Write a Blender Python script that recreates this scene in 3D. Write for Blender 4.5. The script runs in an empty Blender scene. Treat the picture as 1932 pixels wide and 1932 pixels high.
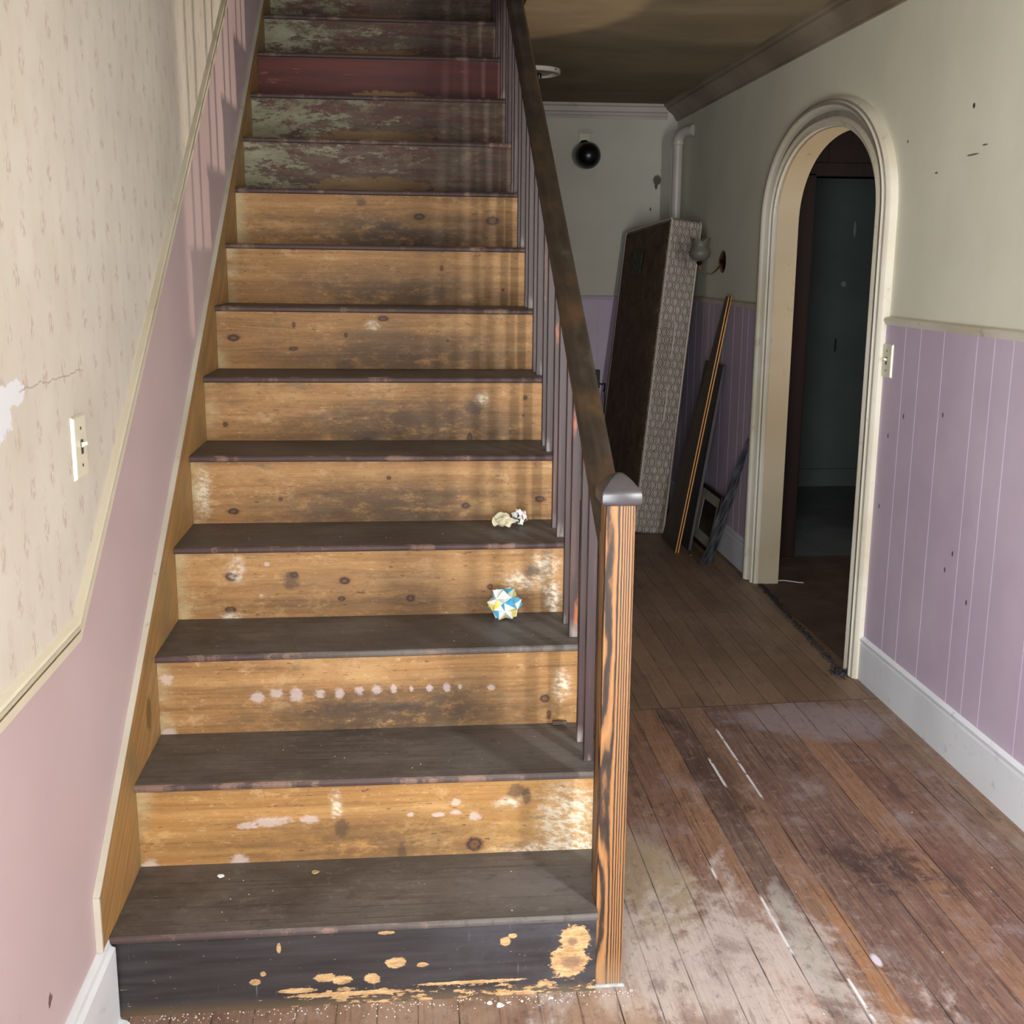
import bpy, bmesh, math, random
from mathutils import Vector, Matrix
random.seed(7)
SC = bpy.context.scene
COL = SC.collection

# ------------------------------------------------------------------ camera
F_PX = 2187.58
yaw, pit, rol = math.radians(5.1751), math.radians(12.0277), math.radians(0.4456)
CP = Vector((0.58447, -2.08513, 1.45742))
fw = Vector((math.sin(yaw)*math.cos(pit), math.cos(yaw)*math.cos(pit), -math.sin(pit)))
rt = Vector((math.cos(yaw), -math.sin(yaw), 0)); up = rt.cross(fw)
rt2 = rt*math.cos(rol) + up*math.sin(rol); up2 = up*math.cos(rol) - rt*math.sin(rol)
cd = bpy.data.cameras.new('camera'); cam = bpy.data.objects.new('camera', cd); COL.objects.link(cam)
cam.matrix_world = Matrix(((rt2.x, up2.x, -fw.x, CP.x), (rt2.y, up2.y, -fw.y, CP.y), (rt2.z, up2.z, -fw.z, CP.z), (0, 0, 0, 1)))
cd.sensor_width = 36; cd.sensor_height = 36; cd.lens = F_PX*36/1932; cd.clip_start = 0.02
SC.camera = cam

# ------------------------------------------------------------------ light
w = bpy.data.worlds.new('world'); SC.world = w; w.use_nodes = True
w.node_tree.nodes['Background'].inputs[0].default_value = (0.6, 0.7, 0.85, 1)
w.node_tree.nodes['Background'].inputs[1].default_value = 0.03
def area(name, loc, look, sx, sy, power, col, spread=180):
    l = bpy.data.lights.new(name, 'AREA'); l.shape = 'RECTANGLE'; l.size = sx; l.size_y = sy
    l.energy = power; l.color = col; l.spread = math.radians(spread)
    o = bpy.data.objects.new(name, l); COL.objects.link(o); o.location = loc
    o.rotation_euler = (Vector(look)-Vector(loc)).to_track_quat('-Z', 'Y').to_euler(); return o
area('daylight_side_window', (2.10, -1.97, 1.42), (1.9, 0, 1.20), 0.14, 1.2, 72, (0.98, 0.98, 1.0))
area('daylight_front_door', (0.45, -2.24, 0.95), (2.25, 0, 0.80), 0.95, 1.7, 80, (0.91, 0.95, 1.0), 130)
area('daylight_side_room', (4.36, 2.58, 0.74), (0.0, 2.15, 1.95), 0.08, 0.10, 11, (1.0, 0.80, 0.62), 62)
area('side_room_fill', (4.30, 2.0, 1.6), (2.4, 3.4, 0.9), 0.5, 0.9, 4.2, (0.9, 0.95, 1.0))  # added fill lamp that brightens the side room, not a second window
area('stairwell_fill', (0.5, 3.2, 4.6), (0.5, 3.0, 0), 0.6, 0.6, 1.2, (1.0, 0.86, 0.68))  # added weak fill lamp inside the closed stairwell, no window there
SC.view_settings.view_transform = 'Standard'; SC.view_settings.look = 'None'
SC.view_settings.gamma = 1; SC.view_settings.use_curve_mapping = False
SC.view_settings.exposure = -0.2

# ------------------------------------------------------------------ node language
def lin(c):
    return tuple((v/255/12.92 if v/255 <= 0.04045 else ((v/255+0.055)/1.055)**2.4) for v in c)
class S:
    def __init__(s, m, k): s.m, s.k = m, k
    def _b(a, op, b, rev=False):
        m = a.m; n = m.nt.nodes.new('ShaderNodeMath'); n.operation = op
        x, y = (b, a) if rev else (a, b)
        m.put(n.inputs[0], x); m.put(n.inputs[1], y); return S(m, n.outputs[0])
    def __add__(a, b): return a._b('ADD', b)
    __radd__ = __add__
    def __sub__(a, b): return a._b('SUBTRACT', b)
    def __rsub__(a, b): return a._b('SUBTRACT', b, True)
    def __mul__(a, b): return a._b('MULTIPLY', b)
    __rmul__ = __mul__
    def __truediv__(a, b): return a._b('DIVIDE', b)
    def mx(a, b): return a._b('MAXIMUM', b)
    def mn(a, b): return a._b('MINIMUM', b)
    def pw(a, b): return a._b('POWER', b)
    def gt(a, b): return a._b('GREATER_THAN', b)
    def lt(a, b): return a._b('LESS_THAN', b)
    def u(a, op):
        n = a.m.nt.nodes.new('ShaderNodeMath'); n.operation = op; a.m.put(n.inputs[0], a); return S(a.m, n.outputs[0])
    def ab(a): return a.u('ABSOLUTE')
    def fl(a): return a.u('FLOOR')
    def fr(a): return a.u('FRACT')
    def sin(a): return a.u('SINE')
    def ss(a, lo, hi):
        n = a.m.nt.nodes.new('ShaderNodeMapRange'); n.interpolation_type = 'SMOOTHSTEP'
        t0, t1 = 0.0, 1.0
        if lo > hi: lo, hi, t0, t1 = hi, lo, 1.0, 0.0
        a.m.put(n.inputs['Value'], a)
        n.inputs['From Min'].default_value = lo; n.inputs['From Max'].default_value = hi
        n.inputs['To Min'].default_value = t0; n.inputs['To Max'].default_value = t1
        return S(a.m, n.outputs[0])
class Mat:
    def __init__(s, name, space='Object'):
        s.mat = bpy.data.materials.new(name); s.mat.use_nodes = True; s.nt = s.mat.node_tree
        s.bs = s.nt.nodes['Principled BSDF']
        tc = s.nt.nodes.new('ShaderNodeTexCoord'); s.co = S(s, tc.outputs['Object'])
        sp = s.nt.nodes.new('ShaderNodeSeparateXYZ'); s.put(sp.inputs[0], s.co)
        s.x, s.y, s.z = (S(s, sp.outputs[i]) for i in range(3))
        oi = s.nt.nodes.new('ShaderNodeObjectInfo'); s.rnd = S(s, oi.outputs['Random'])
    def put(s, inp, v):
        if isinstance(v, S): s.nt.links.new(v.k, inp)
        elif isinstance(v, (tuple, list)):
            inp.default_value = tuple(v) + ((1,) if len(inp.default_value) == 4 and len(v) == 3 else ())
        else: inp.default_value = v
    def vec(s, x, y, z=0.0):
        n = s.nt.nodes.new('ShaderNodeCombineXYZ')
        for i, v in enumerate((x, y, z)): s.put(n.inputs[i], v)
        return S(s, n.outputs[0])
    def noise(s, v, scale=1, det=3, rough=0.55, dist=0):
        n = s.nt.nodes.new('ShaderNodeTexNoise'); s.put(n.inputs['Vector'], v)
        for k, q in (('Scale', scale), ('Detail', det), ('Roughness', rough), ('Distortion', dist)): n.inputs[k].default_value = q
        return S(s, n.outputs[0])
    def white(s, v):
        n = s.nt.nodes.new('ShaderNodeTexWhiteNoise'); n.noise_dimensions = '3D'; s.put(n.inputs['Vector'], v); return S(s, n.outputs['Value'])
    def mix(s, f, a, b):
        n = s.nt.nodes.new('ShaderNodeMix'); n.data_type = 'RGBA'
        s.put(n.inputs['Factor'], f)
        ins = [i for i in n.inputs if i.type == 'RGBA']
        for i, c in zip(ins, (a, b)): s.put(i, lin(c) if isinstance(c, tuple) else c)
        return S(s, [o for o in n.outputs if o.type == 'RGBA'][0])
    def ramp(s, f, stops, const=False):
        n = s.nt.nodes.new('ShaderNodeValToRGB'); r = n.color_ramp; r.interpolation = 'CONSTANT' if const else 'LINEAR'
        s.put(n.inputs[0], f)
        while len(r.elements) < len(stops): r.elements.new(0.5)
        for e, (p, c) in zip(r.elements, stops): e.position = p
        for e, (p, c) in zip(r.elements, stops): e.color = lin(c) + (1,)
        return S(s, n.outputs[0])
    def blob(s, a, b, ca, cb, ra, rb, wob=None, soft=0.3):
        p = (a-ca)*(1/ra); q = (b-cb)*(1/rb)
        d = (p*p + q*q).pw(0.5)
        if wob is not None: d = d + wob
        return d.ss(1.0, 1.0-soft)
    def out(s, col, rough=0.7, bump=None, bs=0.3, bd=0.002, metal=0, spec=0.4, coat=0):
        s.put(s.bs.inputs['Base Color'], lin(col) if isinstance(col, tuple) else col)
        s.put(s.bs.inputs['Roughness'], rough); s.bs.inputs['Metallic'].default_value = metal
        s.bs.inputs['Specular IOR Level'].default_value = spec
        if coat: s.bs.inputs['Coat Weight'].default_value = coat
        if bump is not None:
            n = s.nt.nodes.new('ShaderNodeBump'); n.inputs['Strength'].default_value = bs; n.inputs['Distance'].default_value = bd
            s.put(n.inputs['Height'], bump); s.nt.links.new(n.outputs[0], s.bs.inputs['Normal'])
        return s.mat
def plain(name, c, rough=0.6, var=12, scale=6, metal=0, spec=0.4, coat=0):
    m = Mat(name); n = m.noise(m.co, scale, 4, 0.6)
    return m.out(m.ramp(n, [(0.3, tuple(max(0, v-var) for v in c)), (0.7, tuple(min(255, v+var) for v in c))]), rough, n, 0.15, 0.001, metal, spec, coat)

# ------------------------------------------------------------------ geometry language
class G:
    def __init__(s): s.v, s.f, s.mi = [], [], []; s.cur = 0
    def add(s, vs, fs):
        b = len(s.v); s.v += [tuple(v) for v in vs]; s.f += [tuple(b+i for i in f) for f in fs]; s.mi += [s.cur]*len(fs); return s
    def box(s, a, b):
        (x0, y0, z0), (x1, y1, z1) = a, b
        return s.hexa([(x0, y0, z0), (x1, y0, z0), (x1, y1, z0), (x0, y1, z0), (x0, y0, z1), (x1, y0, z1), (x1, y1, z1), (x0, y1, z1)])
    def hexa(s, p):
        return s.add(p, [(0, 3, 2, 1), (4, 5, 6, 7), (0, 1, 5, 4), (1, 2, 6, 5), (2, 3, 7, 6), (3, 0, 4, 7)])
    def sweep(s, secs, closed=True, caps=True):      # list of equal-length rings
        n = len(secs[0]); vs = [p for r in secs for p in r]; fs = []
        for k in range(len(secs)-1):
            for i in range(n if closed else n-1):
                j = (i+1) % n; fs.append((k*n+i, k*n+j, (k+1)*n+j, (k+1)*n+i))
        if caps: fs.append(tuple(range(n))[::-1]); fs.append(tuple((len(secs)-1)*n+i for i in range(n)))
        return s.add(vs, fs)
    def tube(s, pts, r, n=12, caps=True):
        pts = [Vector(p) for p in pts]; rs = r if isinstance(r, (list, tuple)) else [r]*len(pts); secs = []
        ref = None
        for i, p in enumerate(pts):
            d = (pts[min(i+1, len(pts)-1)]-pts[max(i-1, 0)]).normalized()
            if ref is None: ref = d.orthogonal().normalized()
            a = (ref - d*ref.dot(d)).normalized(); b = d.cross(a); ref = a
            secs.append([p + (a*math.cos(2*math.pi*k/n)+b*math.sin(2*math.pi*k/n))*rs[i] for k in range(n)])
        return s.sweep(secs, True, caps)
    def lathe(s, prof, origin=(0, 0, 0), axis=(0, 0, 1), n=32, wav=None, caps=True):
        o = Vector(origin); d = Vector(axis).normalized(); a = d.orthogonal().normalized(); b = d.cross(a); secs = []
        for (r, h) in prof:
            ring = []
            for k in range(n):
                t = 2*math.pi*k/n; rr, hh = (r, h) if wav is None else wav(r, h, t)
                ring.append(o + (a*math.cos(t)+b*math.sin(t))*rr + d*hh)
            secs.append(ring)
        return s.sweep(secs, True, caps)
    def make(s, name, mats, parent=None, bevel=0, smooth=False, seg=2):
        me = bpy.data.meshes.new(name); me.from_pydata(s.v, [], s.f)
        for m in (mats if isinstance(mats, (list, tuple)) else [mats]): me.materials.append(m)
        for p, k in zip(me.polygons, s.mi): p.material_index = k
        bm = bmesh.new(); bm.from_mesh(me)
        if bevel: bmesh.ops.remove_doubles(bm, verts=bm.verts, dist=1e-6)
        bmesh.ops.recalc_face_normals(bm, faces=bm.faces)
        if bevel:
            es = [e for e in bm.edges if e.is_manifold and e.calc_face_angle(0) > 0.5]
            bmesh.ops.bevel(bm, geom=es, offset=bevel, segments=seg, profile=0.5, affect='EDGES')
        bm.to_mesh(me); bm.free()
        if smooth:
            for p in me.polygons: p.use_smooth = True
            try: me.set_sharp_from_angle(angle=math.radians(38))
            except Exception: pass
        o = bpy.data.objects.new(name, me); COL.objects.link(o)
        if parent is not None: o.parent = parent
        return o
def tag(o, label=None, cat=None, group=None, kind=None):
    if label: o['label'] = label
    if cat: o['category'] = cat
    if group: o['group'] = group
    if kind: o['kind'] = kind
    return o
def struct(o): o['kind'] = 'structure'; return o
def empty(name, loc=(0, 0, 0), mat=None):
    o = bpy.data.objects.new(name, None); COL.objects.link(o); o.empty_display_size = 0.1
    if mat is not None: o.matrix_world = mat
    else: o.location = loc
    return o
def frame(origin, zd, yd):
    z = Vector(zd).normalized(); y = Vector(yd); y = (y - z*y.dot(z)).normalized(); x = y.cross(z)
    return Matrix(((x.x, y.x, z.x, origin[0]), (x.y, y.y, z.y, origin[1]), (x.z, y.z, z.z, origin[2]), (0, 0, 0, 1)))
def extr(prof, P, Q, A, B, g=None):
    g = g or G(); P, Q, A, B = map(Vector, (P, Q, A, B))
    g.sweep([[P + A*a + B*b for a, b in prof], [Q + A*a + B*b for a, b in prof]]); return g

# ------------------------------------------------------------------ materials
def wall_paint(name, base, marks=(), dirt=None, var=8, rough=0.75):
    m = Mat(name); n = m.noise(m.co, 1.7, 5, 0.6); n2 = m.noise(m.co, 30, 3, 0.5)
    c = m.ramp(n, [(0.3, tuple(max(0, v-var) for v in base)), (0.7, tuple(min(255, v+var) for v in base))])
    wob = (m.noise(m.co, 60, 3)-0.5)*0.9
    for ax, ca, cb, ra, rb, col in marks:
        a = m.y if ax == 'y' else m.x
        c = m.mix(m.blob(a, m.z, ca, cb, ra, rb, wob, 0.3), c, col)
    return m.out(c, rough, n2, 0.12, 0.001, spec=0.3)
M = {}
# wallpaper: cream with faded sprigs
m = Mat('faded_sprig_wallpaper')
def sprig(m, oy, oz):
    cy = (m.y+oy)/0.105; cz = (m.z+oz)/0.082
    row = cz.fl(); sh = (row*0.5).fr(); u_ = cy+sh; cell = m.vec(u_.fl(), row, 0.3)
    fu = (u_.fr()-0.5)*0.105; fz = (cz.fr()-0.5)*0.082
    d = ((fu*fu)*(1/0.018**2) + (fz*fz)*(1/0.026**2)).pw(0.5)
    n = m.noise(m.vec(m.y*170, m.z*62, m.white(cell)*40), 1, 2, 0.5)
    return d.ss(1.1, 0.5)*n.ss(0.47, 0.56)
mask = (sprig(m, 0.0, 0.0)+sprig(m, 0.052, 0.033)*0.35).mn(1.0)
n = m.noise(m.co, 2.2, 5, 0.62); n3 = m.noise(m.vec(m.x, m.y*6, m.z*1.2), 2.0, 4)
c = m.ramp(n, [(0.3, (200, 193, 179)), (0.7, (220, 214, 202))])
c = m.mix(n3.ss(0.45, 0.75)*0.35, c, (205, 196, 176))
c = m.mix(mask*0.5, c, (172, 146, 132))
wob = (m.noise(m.co, 45, 4)-0.5)*1.3
tear = m.blob(m.y, m.z, -0.265, 1.262, 0.052, 0.02, wob, 0.08).mx(m.blob(m.y, m.z, -0.345, 1.235, 0.06, 0.04, wob, 0.08))
c = m.mix(tear, c, (222, 224, 228))
crack = (m.z - 1.262 - (m.noise(m.vec(m.y, 0.0, 0.0), 18, 3)-0.5)*0.03).ab().ss(0.0022, 0.0008)*(m.y+0.06).ab().ss(0.19, 0.17)
c = m.mix(crack*0.55, c, (150, 135, 118))
M['wallpaper'] = m.out(c, 0.8, n3*0.6+tear*-0.5, 0.25, 0.002, spec=0.25)
# pink painted plaster
m = Mat('dusty_pink_paint'); n = m.noise(m.co, 1.6, 4, 0.5); n2 = m.noise(m.co, 14, 4, 0.7)
c = m.ramp(n, [(0.3, (194, 172, 174)), (0.7, (206, 187, 188))]); c = m.mix(n2.ss(0.66, 0.75)*0.25, c, (170, 135, 138))
c = m.mix(m.blob(m.y, m.z, -0.33, 0.27, 0.012, 0.012, (m.noise(m.co, 90, 3)-0.5)*2, 0.3), c, (120, 90, 88))
M['pink'] = m.out(c, 0.55, n2, 0.1, 0.001, spec=0.4)
# lilac beadboard
m = Mat('lilac_board_paint'); n = m.noise(m.co, 2.5, 4, 0.6); n2 = m.noise(m.vec(m.x, m.y*10, m.z*1.0), 6, 3)
c = m.ramp(n, [(0.3, (192, 174, 192)), (0.7, (206, 190, 206))])
for (a, b) in ((1.30, 1.02), (1.16, 0.62), (1.2, 0.56), (1.72, 0.65), (1.69, 0.9), (1.05, 0.5), (1.58, 0.98)):
    c = m.mix(m.blob(m.y, m.z, a, b, 0.006, 0.011, None, 0.5), c, (90, 62, 62))
M['lilac'] = m.out(c, 0.6, n2, 0.08, 0.001, spec=0.35)
M['groove'] = plain('pale_groove_line', (250, 246, 250), 0.6, 6)
M['cream_trim'] = None
def trim_mat(name, base, worn, amt=0.35, sc=9, dirt=(120, 108, 92)):
    m = Mat(name); n = m.noise(m.co, sc, 6, 0.7); n2 = m.noise(m.co, 2.2, 3, 0.5)
    c = m.mix(n2.ss(0.35, 0.7), base, worn); c = m.mix(n.ss(0.58, 0.72)*amt, c, dirt)
    return m.out(c, 0.5, n, 0.25, 0.001, spec=0.45)
M['cream_trim'] = trim_mat('aged_cream_trim', (222, 214, 192), (208, 198, 172))
M['casing'] = trim_mat('aged_casing_paint', (218, 212, 196), (198, 188, 164), 0.4, 12)
M['reveal'] = trim_mat('yellowed_reveal_paint', (200, 186, 158), (190, 172, 142), 0.5, 10, (140, 98, 60))
M['white_trim'] = trim_mat('scuffed_white_baseboard', (236, 240, 244), (220, 224, 228), 0.35, 16, (150, 146, 138))
M['cornice'] = trim_mat('smoky_cornice_paint', (150, 136, 116), (120, 106, 88), 0.4, 8, (84, 70, 56))
M['cornice_back'] = trim_mat('grey_cornice_paint', (176, 168, 156), (150, 140, 126), 0.3, 8, (104, 92, 80))
M['upper_wall'] = wall_paint('pale_sage_wall', (226, 225, 205), [
    ('y', 1.288, 1.916, 0.009, 0.009, (70, 70, 64)), ('y', 1.27, 1.779, 0.045, 0.003, (120, 112, 98)),
    ('y', 1.20, 1.80, 0.02, 0.003, (120, 112, 98)), ('y', 1.73, 1.86, 0.006, 0.006, (90, 80, 70)),
    ('y', 1.50, 1.745, 0.012, 0.004, (130, 120, 104))])
M['back_wall'] = wall_paint('grey_white_back_wall', (192, 189, 174), [
    ('x', 2.10, 1.965, 0.028, 0.035, (96, 90, 78)), ('x', 2.095, 1.93, 0.012, 0.025, (84, 78, 68)),
    ('x', 2.065, 1.795, 0.006, 0.014, (84, 78, 68)), ('x', 1.66, 2.24, 0.05, 0.02, (180, 172, 160))])
M['dark_wall'] = wall_paint('dark_brown_landing_wall', (84, 72, 58))  # dark tone on unseen stairwell walls, cuts bounce light on the upper steps
M['plain_wall'] = wall_paint('plain_plaster', (205, 200, 186))
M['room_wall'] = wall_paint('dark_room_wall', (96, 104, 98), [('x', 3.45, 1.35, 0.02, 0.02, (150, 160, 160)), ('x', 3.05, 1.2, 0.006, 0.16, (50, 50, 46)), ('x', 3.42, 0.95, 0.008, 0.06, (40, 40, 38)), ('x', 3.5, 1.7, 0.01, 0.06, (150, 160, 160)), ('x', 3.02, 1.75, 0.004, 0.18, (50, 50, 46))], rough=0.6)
# smoky ceiling
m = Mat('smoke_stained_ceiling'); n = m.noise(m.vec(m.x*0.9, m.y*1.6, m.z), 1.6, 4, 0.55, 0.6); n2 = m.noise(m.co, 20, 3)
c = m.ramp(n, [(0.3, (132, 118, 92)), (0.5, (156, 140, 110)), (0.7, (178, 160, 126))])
c = m.mix(m.y.ss(1.2, 5.2)*0.62, c, (92, 80, 64))  # ceiling colour darkens towards the hall end
M['ceiling'] = m.out(c, 0.8, n2, 0.1, 0.001, spec=0.2)

# risers
def riser_mat(idx, kind='wood', knots=(), whites=(), darks=(), stain=0.6, seed=0.0, tint=(0, 0, 0), light=()):
    m = Mat('stair_riser_finish_%d' % idx)
    x, z = m.x, m.z
    # grain bends around knots
    bend = None
    for (kx, kz, ka, kb) in knots:
        p = (x-kx)*(1/(ka*3.2)); q = (z-kz)*(1/(kb*2.6)); g = (0.0-(p*p+q*q)).u('EXPONENT')*(z-kz)*-0.55
        bend = g if bend is None else bend+g
    zz = z if bend is None else z+bend
    wv = (m.noise(m.vec(x*2.2, zz*7, seed), 1, 3)-0.5)*0.02
    zz = zz+wv
    fine = m.noise(m.vec(x*5+seed, zz*240, seed), 1, 4, 0.6)
    band = m.noise(m.vec(x*1.1+seed, zz*30, seed*1.7), 1, 3, 0.6)
    cloud = m.noise(m.vec(x*3.4, z*8, seed+3), 1, 5, 0.65)
    spk = m.noise(m.vec(x*38, z*150, seed+5), 1, 3, 0.6)
    T = lambda c: tuple(min(255, max(0, a+b)) for a, b in zip(c, tint))
    wood = m.ramp(band*0.6+fine*0.4, [(0.32, T((112, 80, 44))), (0.5, T((154, 112, 64))), (0.68, T((178, 138, 88)))])
    wood = m.mix(cloud.ss(0.52, 0.72)*0.55, wood, T((188, 152, 102)))
    crk = m.noise(m.vec(x*48, z*120, seed+41), 1, 5, 0.75)
    wood = m.mix(crk.ss(0.55, 0.68)*cloud.ss(0.3, 0.6)*0.5, wood, (96, 64, 36)); wood = m.mix(crk.ss(0.42, 0.32)*0.35, wood, (218, 188, 142))
    blot = m.noise(m.vec(x*9, z*16, seed+31), 1, 6, 0.78)
    wood = m.mix(blot.ss(0.52, 0.66)*0.5, wood, T((150, 108, 62))); wood = m.mix(blot.ss(0.46, 0.34)*0.35, wood, T((212, 178, 130)))
    wood = m.mix(fine.ss(0.60, 0.70)*0.4, wood, (104, 62, 30))
    wob = (m.noise(m.vec(x*30, z*60, seed), 1, 3)-0.5)*0.7 + (m.noise(m.vec(x*110, z*150, seed+2), 1, 4, 0.7)-0.5)*0.9
    # foot grime: worst in the middle and low down
    cen = m.blob(x, z, 0.56, 0.040, 0.56, 0.135, (cloud-0.5)*1.3, 0.9)
    grime = cen*(m.noise(m.vec(x*16, z*34, seed+9), 1, 7, 0.8).ss(0.30, 0.52))*stain
    wood = m.mix(grime, wood, (68, 52, 36))
    wood = m.mix(spk.ss(0.64, 0.72)*0.7, wood, (66, 42, 24))
    wood = m.mix((m.noise(m.vec(x*7, z*26, seed+21), 1, 5, 0.7).ss(0.56, 0.70))*0.55, wood, (104, 88, 62))
    edge = z.ss(0.016, 0.002).mx(x.ss(0.012, 0.002)*0.6)
    wood = m.mix(edge*0.6, wood, (120, 104, 76))
    wood = m.mix(x.ss(0.05, 0.0)*(cloud.ss(0.4, 0.6))*0.7, wood, (188, 172, 130))
    for (kx, kz, ka, kb) in knots:
        halo = m.blob(x, z, kx, kz, ka*2.0, kb*1.9, wob*1.2, 0.8)
        wood = m.mix(halo*0.55, wood, (128, 84, 46))
        p = (x-kx)*(1/ka); q = (z-kz)*(1/kb); d = (p*p+q*q).pw(0.5)+wob*0.6
        ring = (d*7.0+blot*6.0).sin()*0.25+0.6
        wood = m.mix(d.ss(1.15, 0.55)*(ring+0.2), wood, (54, 36, 26))
    col = wood; rough = 0.6
    if kind == 'black':
        chip = m.noise(m.vec(x*24, z*75, 2.0), 1, 5, 0.7); big = m.noise(m.vec(x*4.5, z*14, 7.0), 1, 3)
        low = z.ss(0.062, 0.014)*x.ss(0.22, 0.42)
        mk = (chip+low*0.16+big*0.10).ss(0.73, 0.75)
        for (bx, bz, ba, bb) in whites: mk = mk.mx(m.blob(x, z, bx, bz, ba, bb, wob*1.1, 0.15))
        blk = m.ramp(m.noise(m.vec(x*4, z*60, 1), 1, 4), [(0.3, (38, 34, 34)), (0.7, (58, 54, 54))])
        blk = m.mix(x.ss(0.45, 1.0)*m.noise(m.vec(x*5, z*8, 4), 1, 5, 0.7).ss(0.35, 0.7)*0.55, blk, (92, 92, 100))  # pale bluish daylight on the right end, painted into the black
        scr = m.noise(m.vec(x*120, z*9, 4), 1, 2, 0.5)
        blk = m.mix(scr.ss(0.70, 0.76)*0.35, blk, (120, 118, 120))
        blk = m.mix(z.ss(0.03, 0.0)*0.5, blk, (112, 92, 66))
        wd = m.ramp(m.noise(m.vec(x*22, z*90, 1), 1, 5, 0.8), [(0.35, (140, 106, 68)), (0.65, (208, 172, 124))])
        for (kx, kz, ka, kb) in knots: wd = m.mix(m.blob(x, z, kx, kz, ka, kb, wob, 0.6)*0.8, wd, (120, 92, 76))
        col = m.mix(mk, blk, wd)
        fleck = m.noise(m.vec(x*60, z*150, 12), 1, 3, 0.6)
        col = m.mix((fleck+x.ss(0.5, 0.0)*0.03).ss(0.715, 0.735)*0.8, col, (150, 138, 124)); rough = 0.42
    elif kind == 'old':
        p1 = m.noise(m.vec(x*6.0+seed, z*20, seed), 1, 8, 0.82); p2 = m.noise(m.vec(x*8.0, z*24, seed+4), 1, 8, 0.85)
        red = m.ramp(m.noise(m.vec(x*3, z*40, seed), 1, 4), [(0.3, (66, 34, 31)), (0.7, (98, 54, 47))])
        grn = m.ramp(m.noise(m.vec(x*5, z*20, seed), 1, 4), [(0.3, (112, 108, 84)), (0.7, (150, 150, 122))])
        brn = m.ramp(m.noise(m.vec(x*5, z*50, seed), 1, 4), [(0.3, (72, 58, 46)), (0.7, (106, 86, 68))])
        col = m.mix(p1.ss(0.50, 0.56)*0.8, brn, red)
        col = m.mix((p2 - x*0.22).ss(0.45, 0.49), col, grn)
        col = m.mix((p2 - (x-0.75).ab()*0.2).ss(0.50, 0.58)*0.3, col, (112, 100, 78))
        col = m.mix(blot.ss(0.54, 0.62)*0.6, col, (84, 58, 48)); col = m.mix(blot.ss(0.44, 0.38)*0.35, col, (136, 118, 92))
        ww = (m.blob(x, z, 0.46, 0.046, 0.26, 0.034, (m.noise(m.vec(x*20, z*60, seed), 1, 5, 0.7)-0.5)*2.2, 0.25))
        col = m.mix(ww*0.8, col, (128, 98, 60)); col = m.mix(spk.ss(0.64, 0.7)*0.5, col, (60, 44, 34))
    elif kind == 'red':
        red = m.ramp(m.noise(m.vec(x*2.4, z*30, seed), 1, 4), [(0.3, (78, 32, 26)), (0.7, (102, 45, 34))])
        lt = m.noise(m.vec(x*10, z*50, seed), 1, 5, 0.7)
        red = m.mix((lt + x.ss(0.35, 0.0)*0.10).ss(0.66, 0.72)*0.5, red, (164, 92, 66))
        ww = m.blob(x, z, 0.53, 0.036, 0.22, 0.034, (m.noise(m.vec(x*24, z*60, seed), 1, 5, 0.7)-0.5)*1.5, 0.2)
        col = m.mix(ww, red, (150, 112, 66)); rough = 0.45
    if kind != 'black':
        for (bx, bz, ba, bb) in whites: col = m.mix(m.blob(x, z, bx, bz, ba*1.35, bb*1.35, wob*1.4, 0.5)*0.5, col, (206, 192, 188))
        for (bx, bz, ba, bb) in light:
            sc = m.noise(m.vec(x*60+z*40, z*90, seed), 1, 5, 0.7).ss(0.40, 0.6)
            col = m.mix(m.blob(x, z, bx, bz, ba, bb, wob, 0.9)*(sc*0.75+0.1), col, (214, 206, 184))
    for (bx, bz, ba, bb) in darks: col = m.mix(m.blob(x, z, bx, bz, ba, bb, wob*1.2, 0.6)*0.65, col, (64, 50, 40))
    return m.out(col, rough, fine*0.5+spk*0.5, 0.25, 0.001, spec=0.4)
# stair treads
m = Mat('grey_brown_tread_paint')
sd = m.rnd*17.0
fine = m.noise(m.vec(m.x*3, m.y*170, sd), 1, 4, 0.6); cl = m.noise(m.vec(m.x*4, m.y*7, sd), 1, 5, 0.65); sp = m.noise(m.vec(m.x*60, m.y*60, sd), 1, 3)
c = m.ramp(cl, [(0.3, (70, 63, 58)), (0.7, (108, 101, 95))])
c = m.mix(fine.ss(0.56, 0.68)*0.4*m.blob(m.x, m.y, 0.5, 0.1, 0.4, 0.14, None, 0.8), c, (130, 120, 110))
c = m.mix(fine.ss(0.44, 0.36)*0.45, c, (44, 36, 32))
c = m.mix(m.blob(m.x, m.y, 0.85, 0.14, 0.3, 0.16, (cl-0.5)*2, 0.9)*0.35, c, (120, 120, 122))  # bluish daylight sheen painted on the right part of the tread
front = m.y.ss(0.010, 0.003)
gr2 = m.noise(m.vec(m.x*26, m.y*40, sd+9), 1, 6, 0.8); c = m.mix(gr2.ss(0.54, 0.66)*0.4, c, (128, 120, 112)); c = m.mix(gr2.ss(0.46, 0.36)*0.4, c, (48, 42, 38)); c = m.mix(front*0.9, c, (70, 50, 47))
wr = m.noise(m.vec(m.x*9, m.y*30, sd+5), 1, 5, 0.7)
c = m.mix(m.y.ss(0.02, 0.004)*wr.ss(0.52, 0.62)*0.55, c, (146, 116, 98))
c = m.mix(sp.ss(0.75, 0.79), c, (170, 164, 156))
M['tread'] = m.out(c, (cl*0.3+0.42), fine*0.5+gr2*0.5, 0.4, 0.001, spec=0.4)
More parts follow.
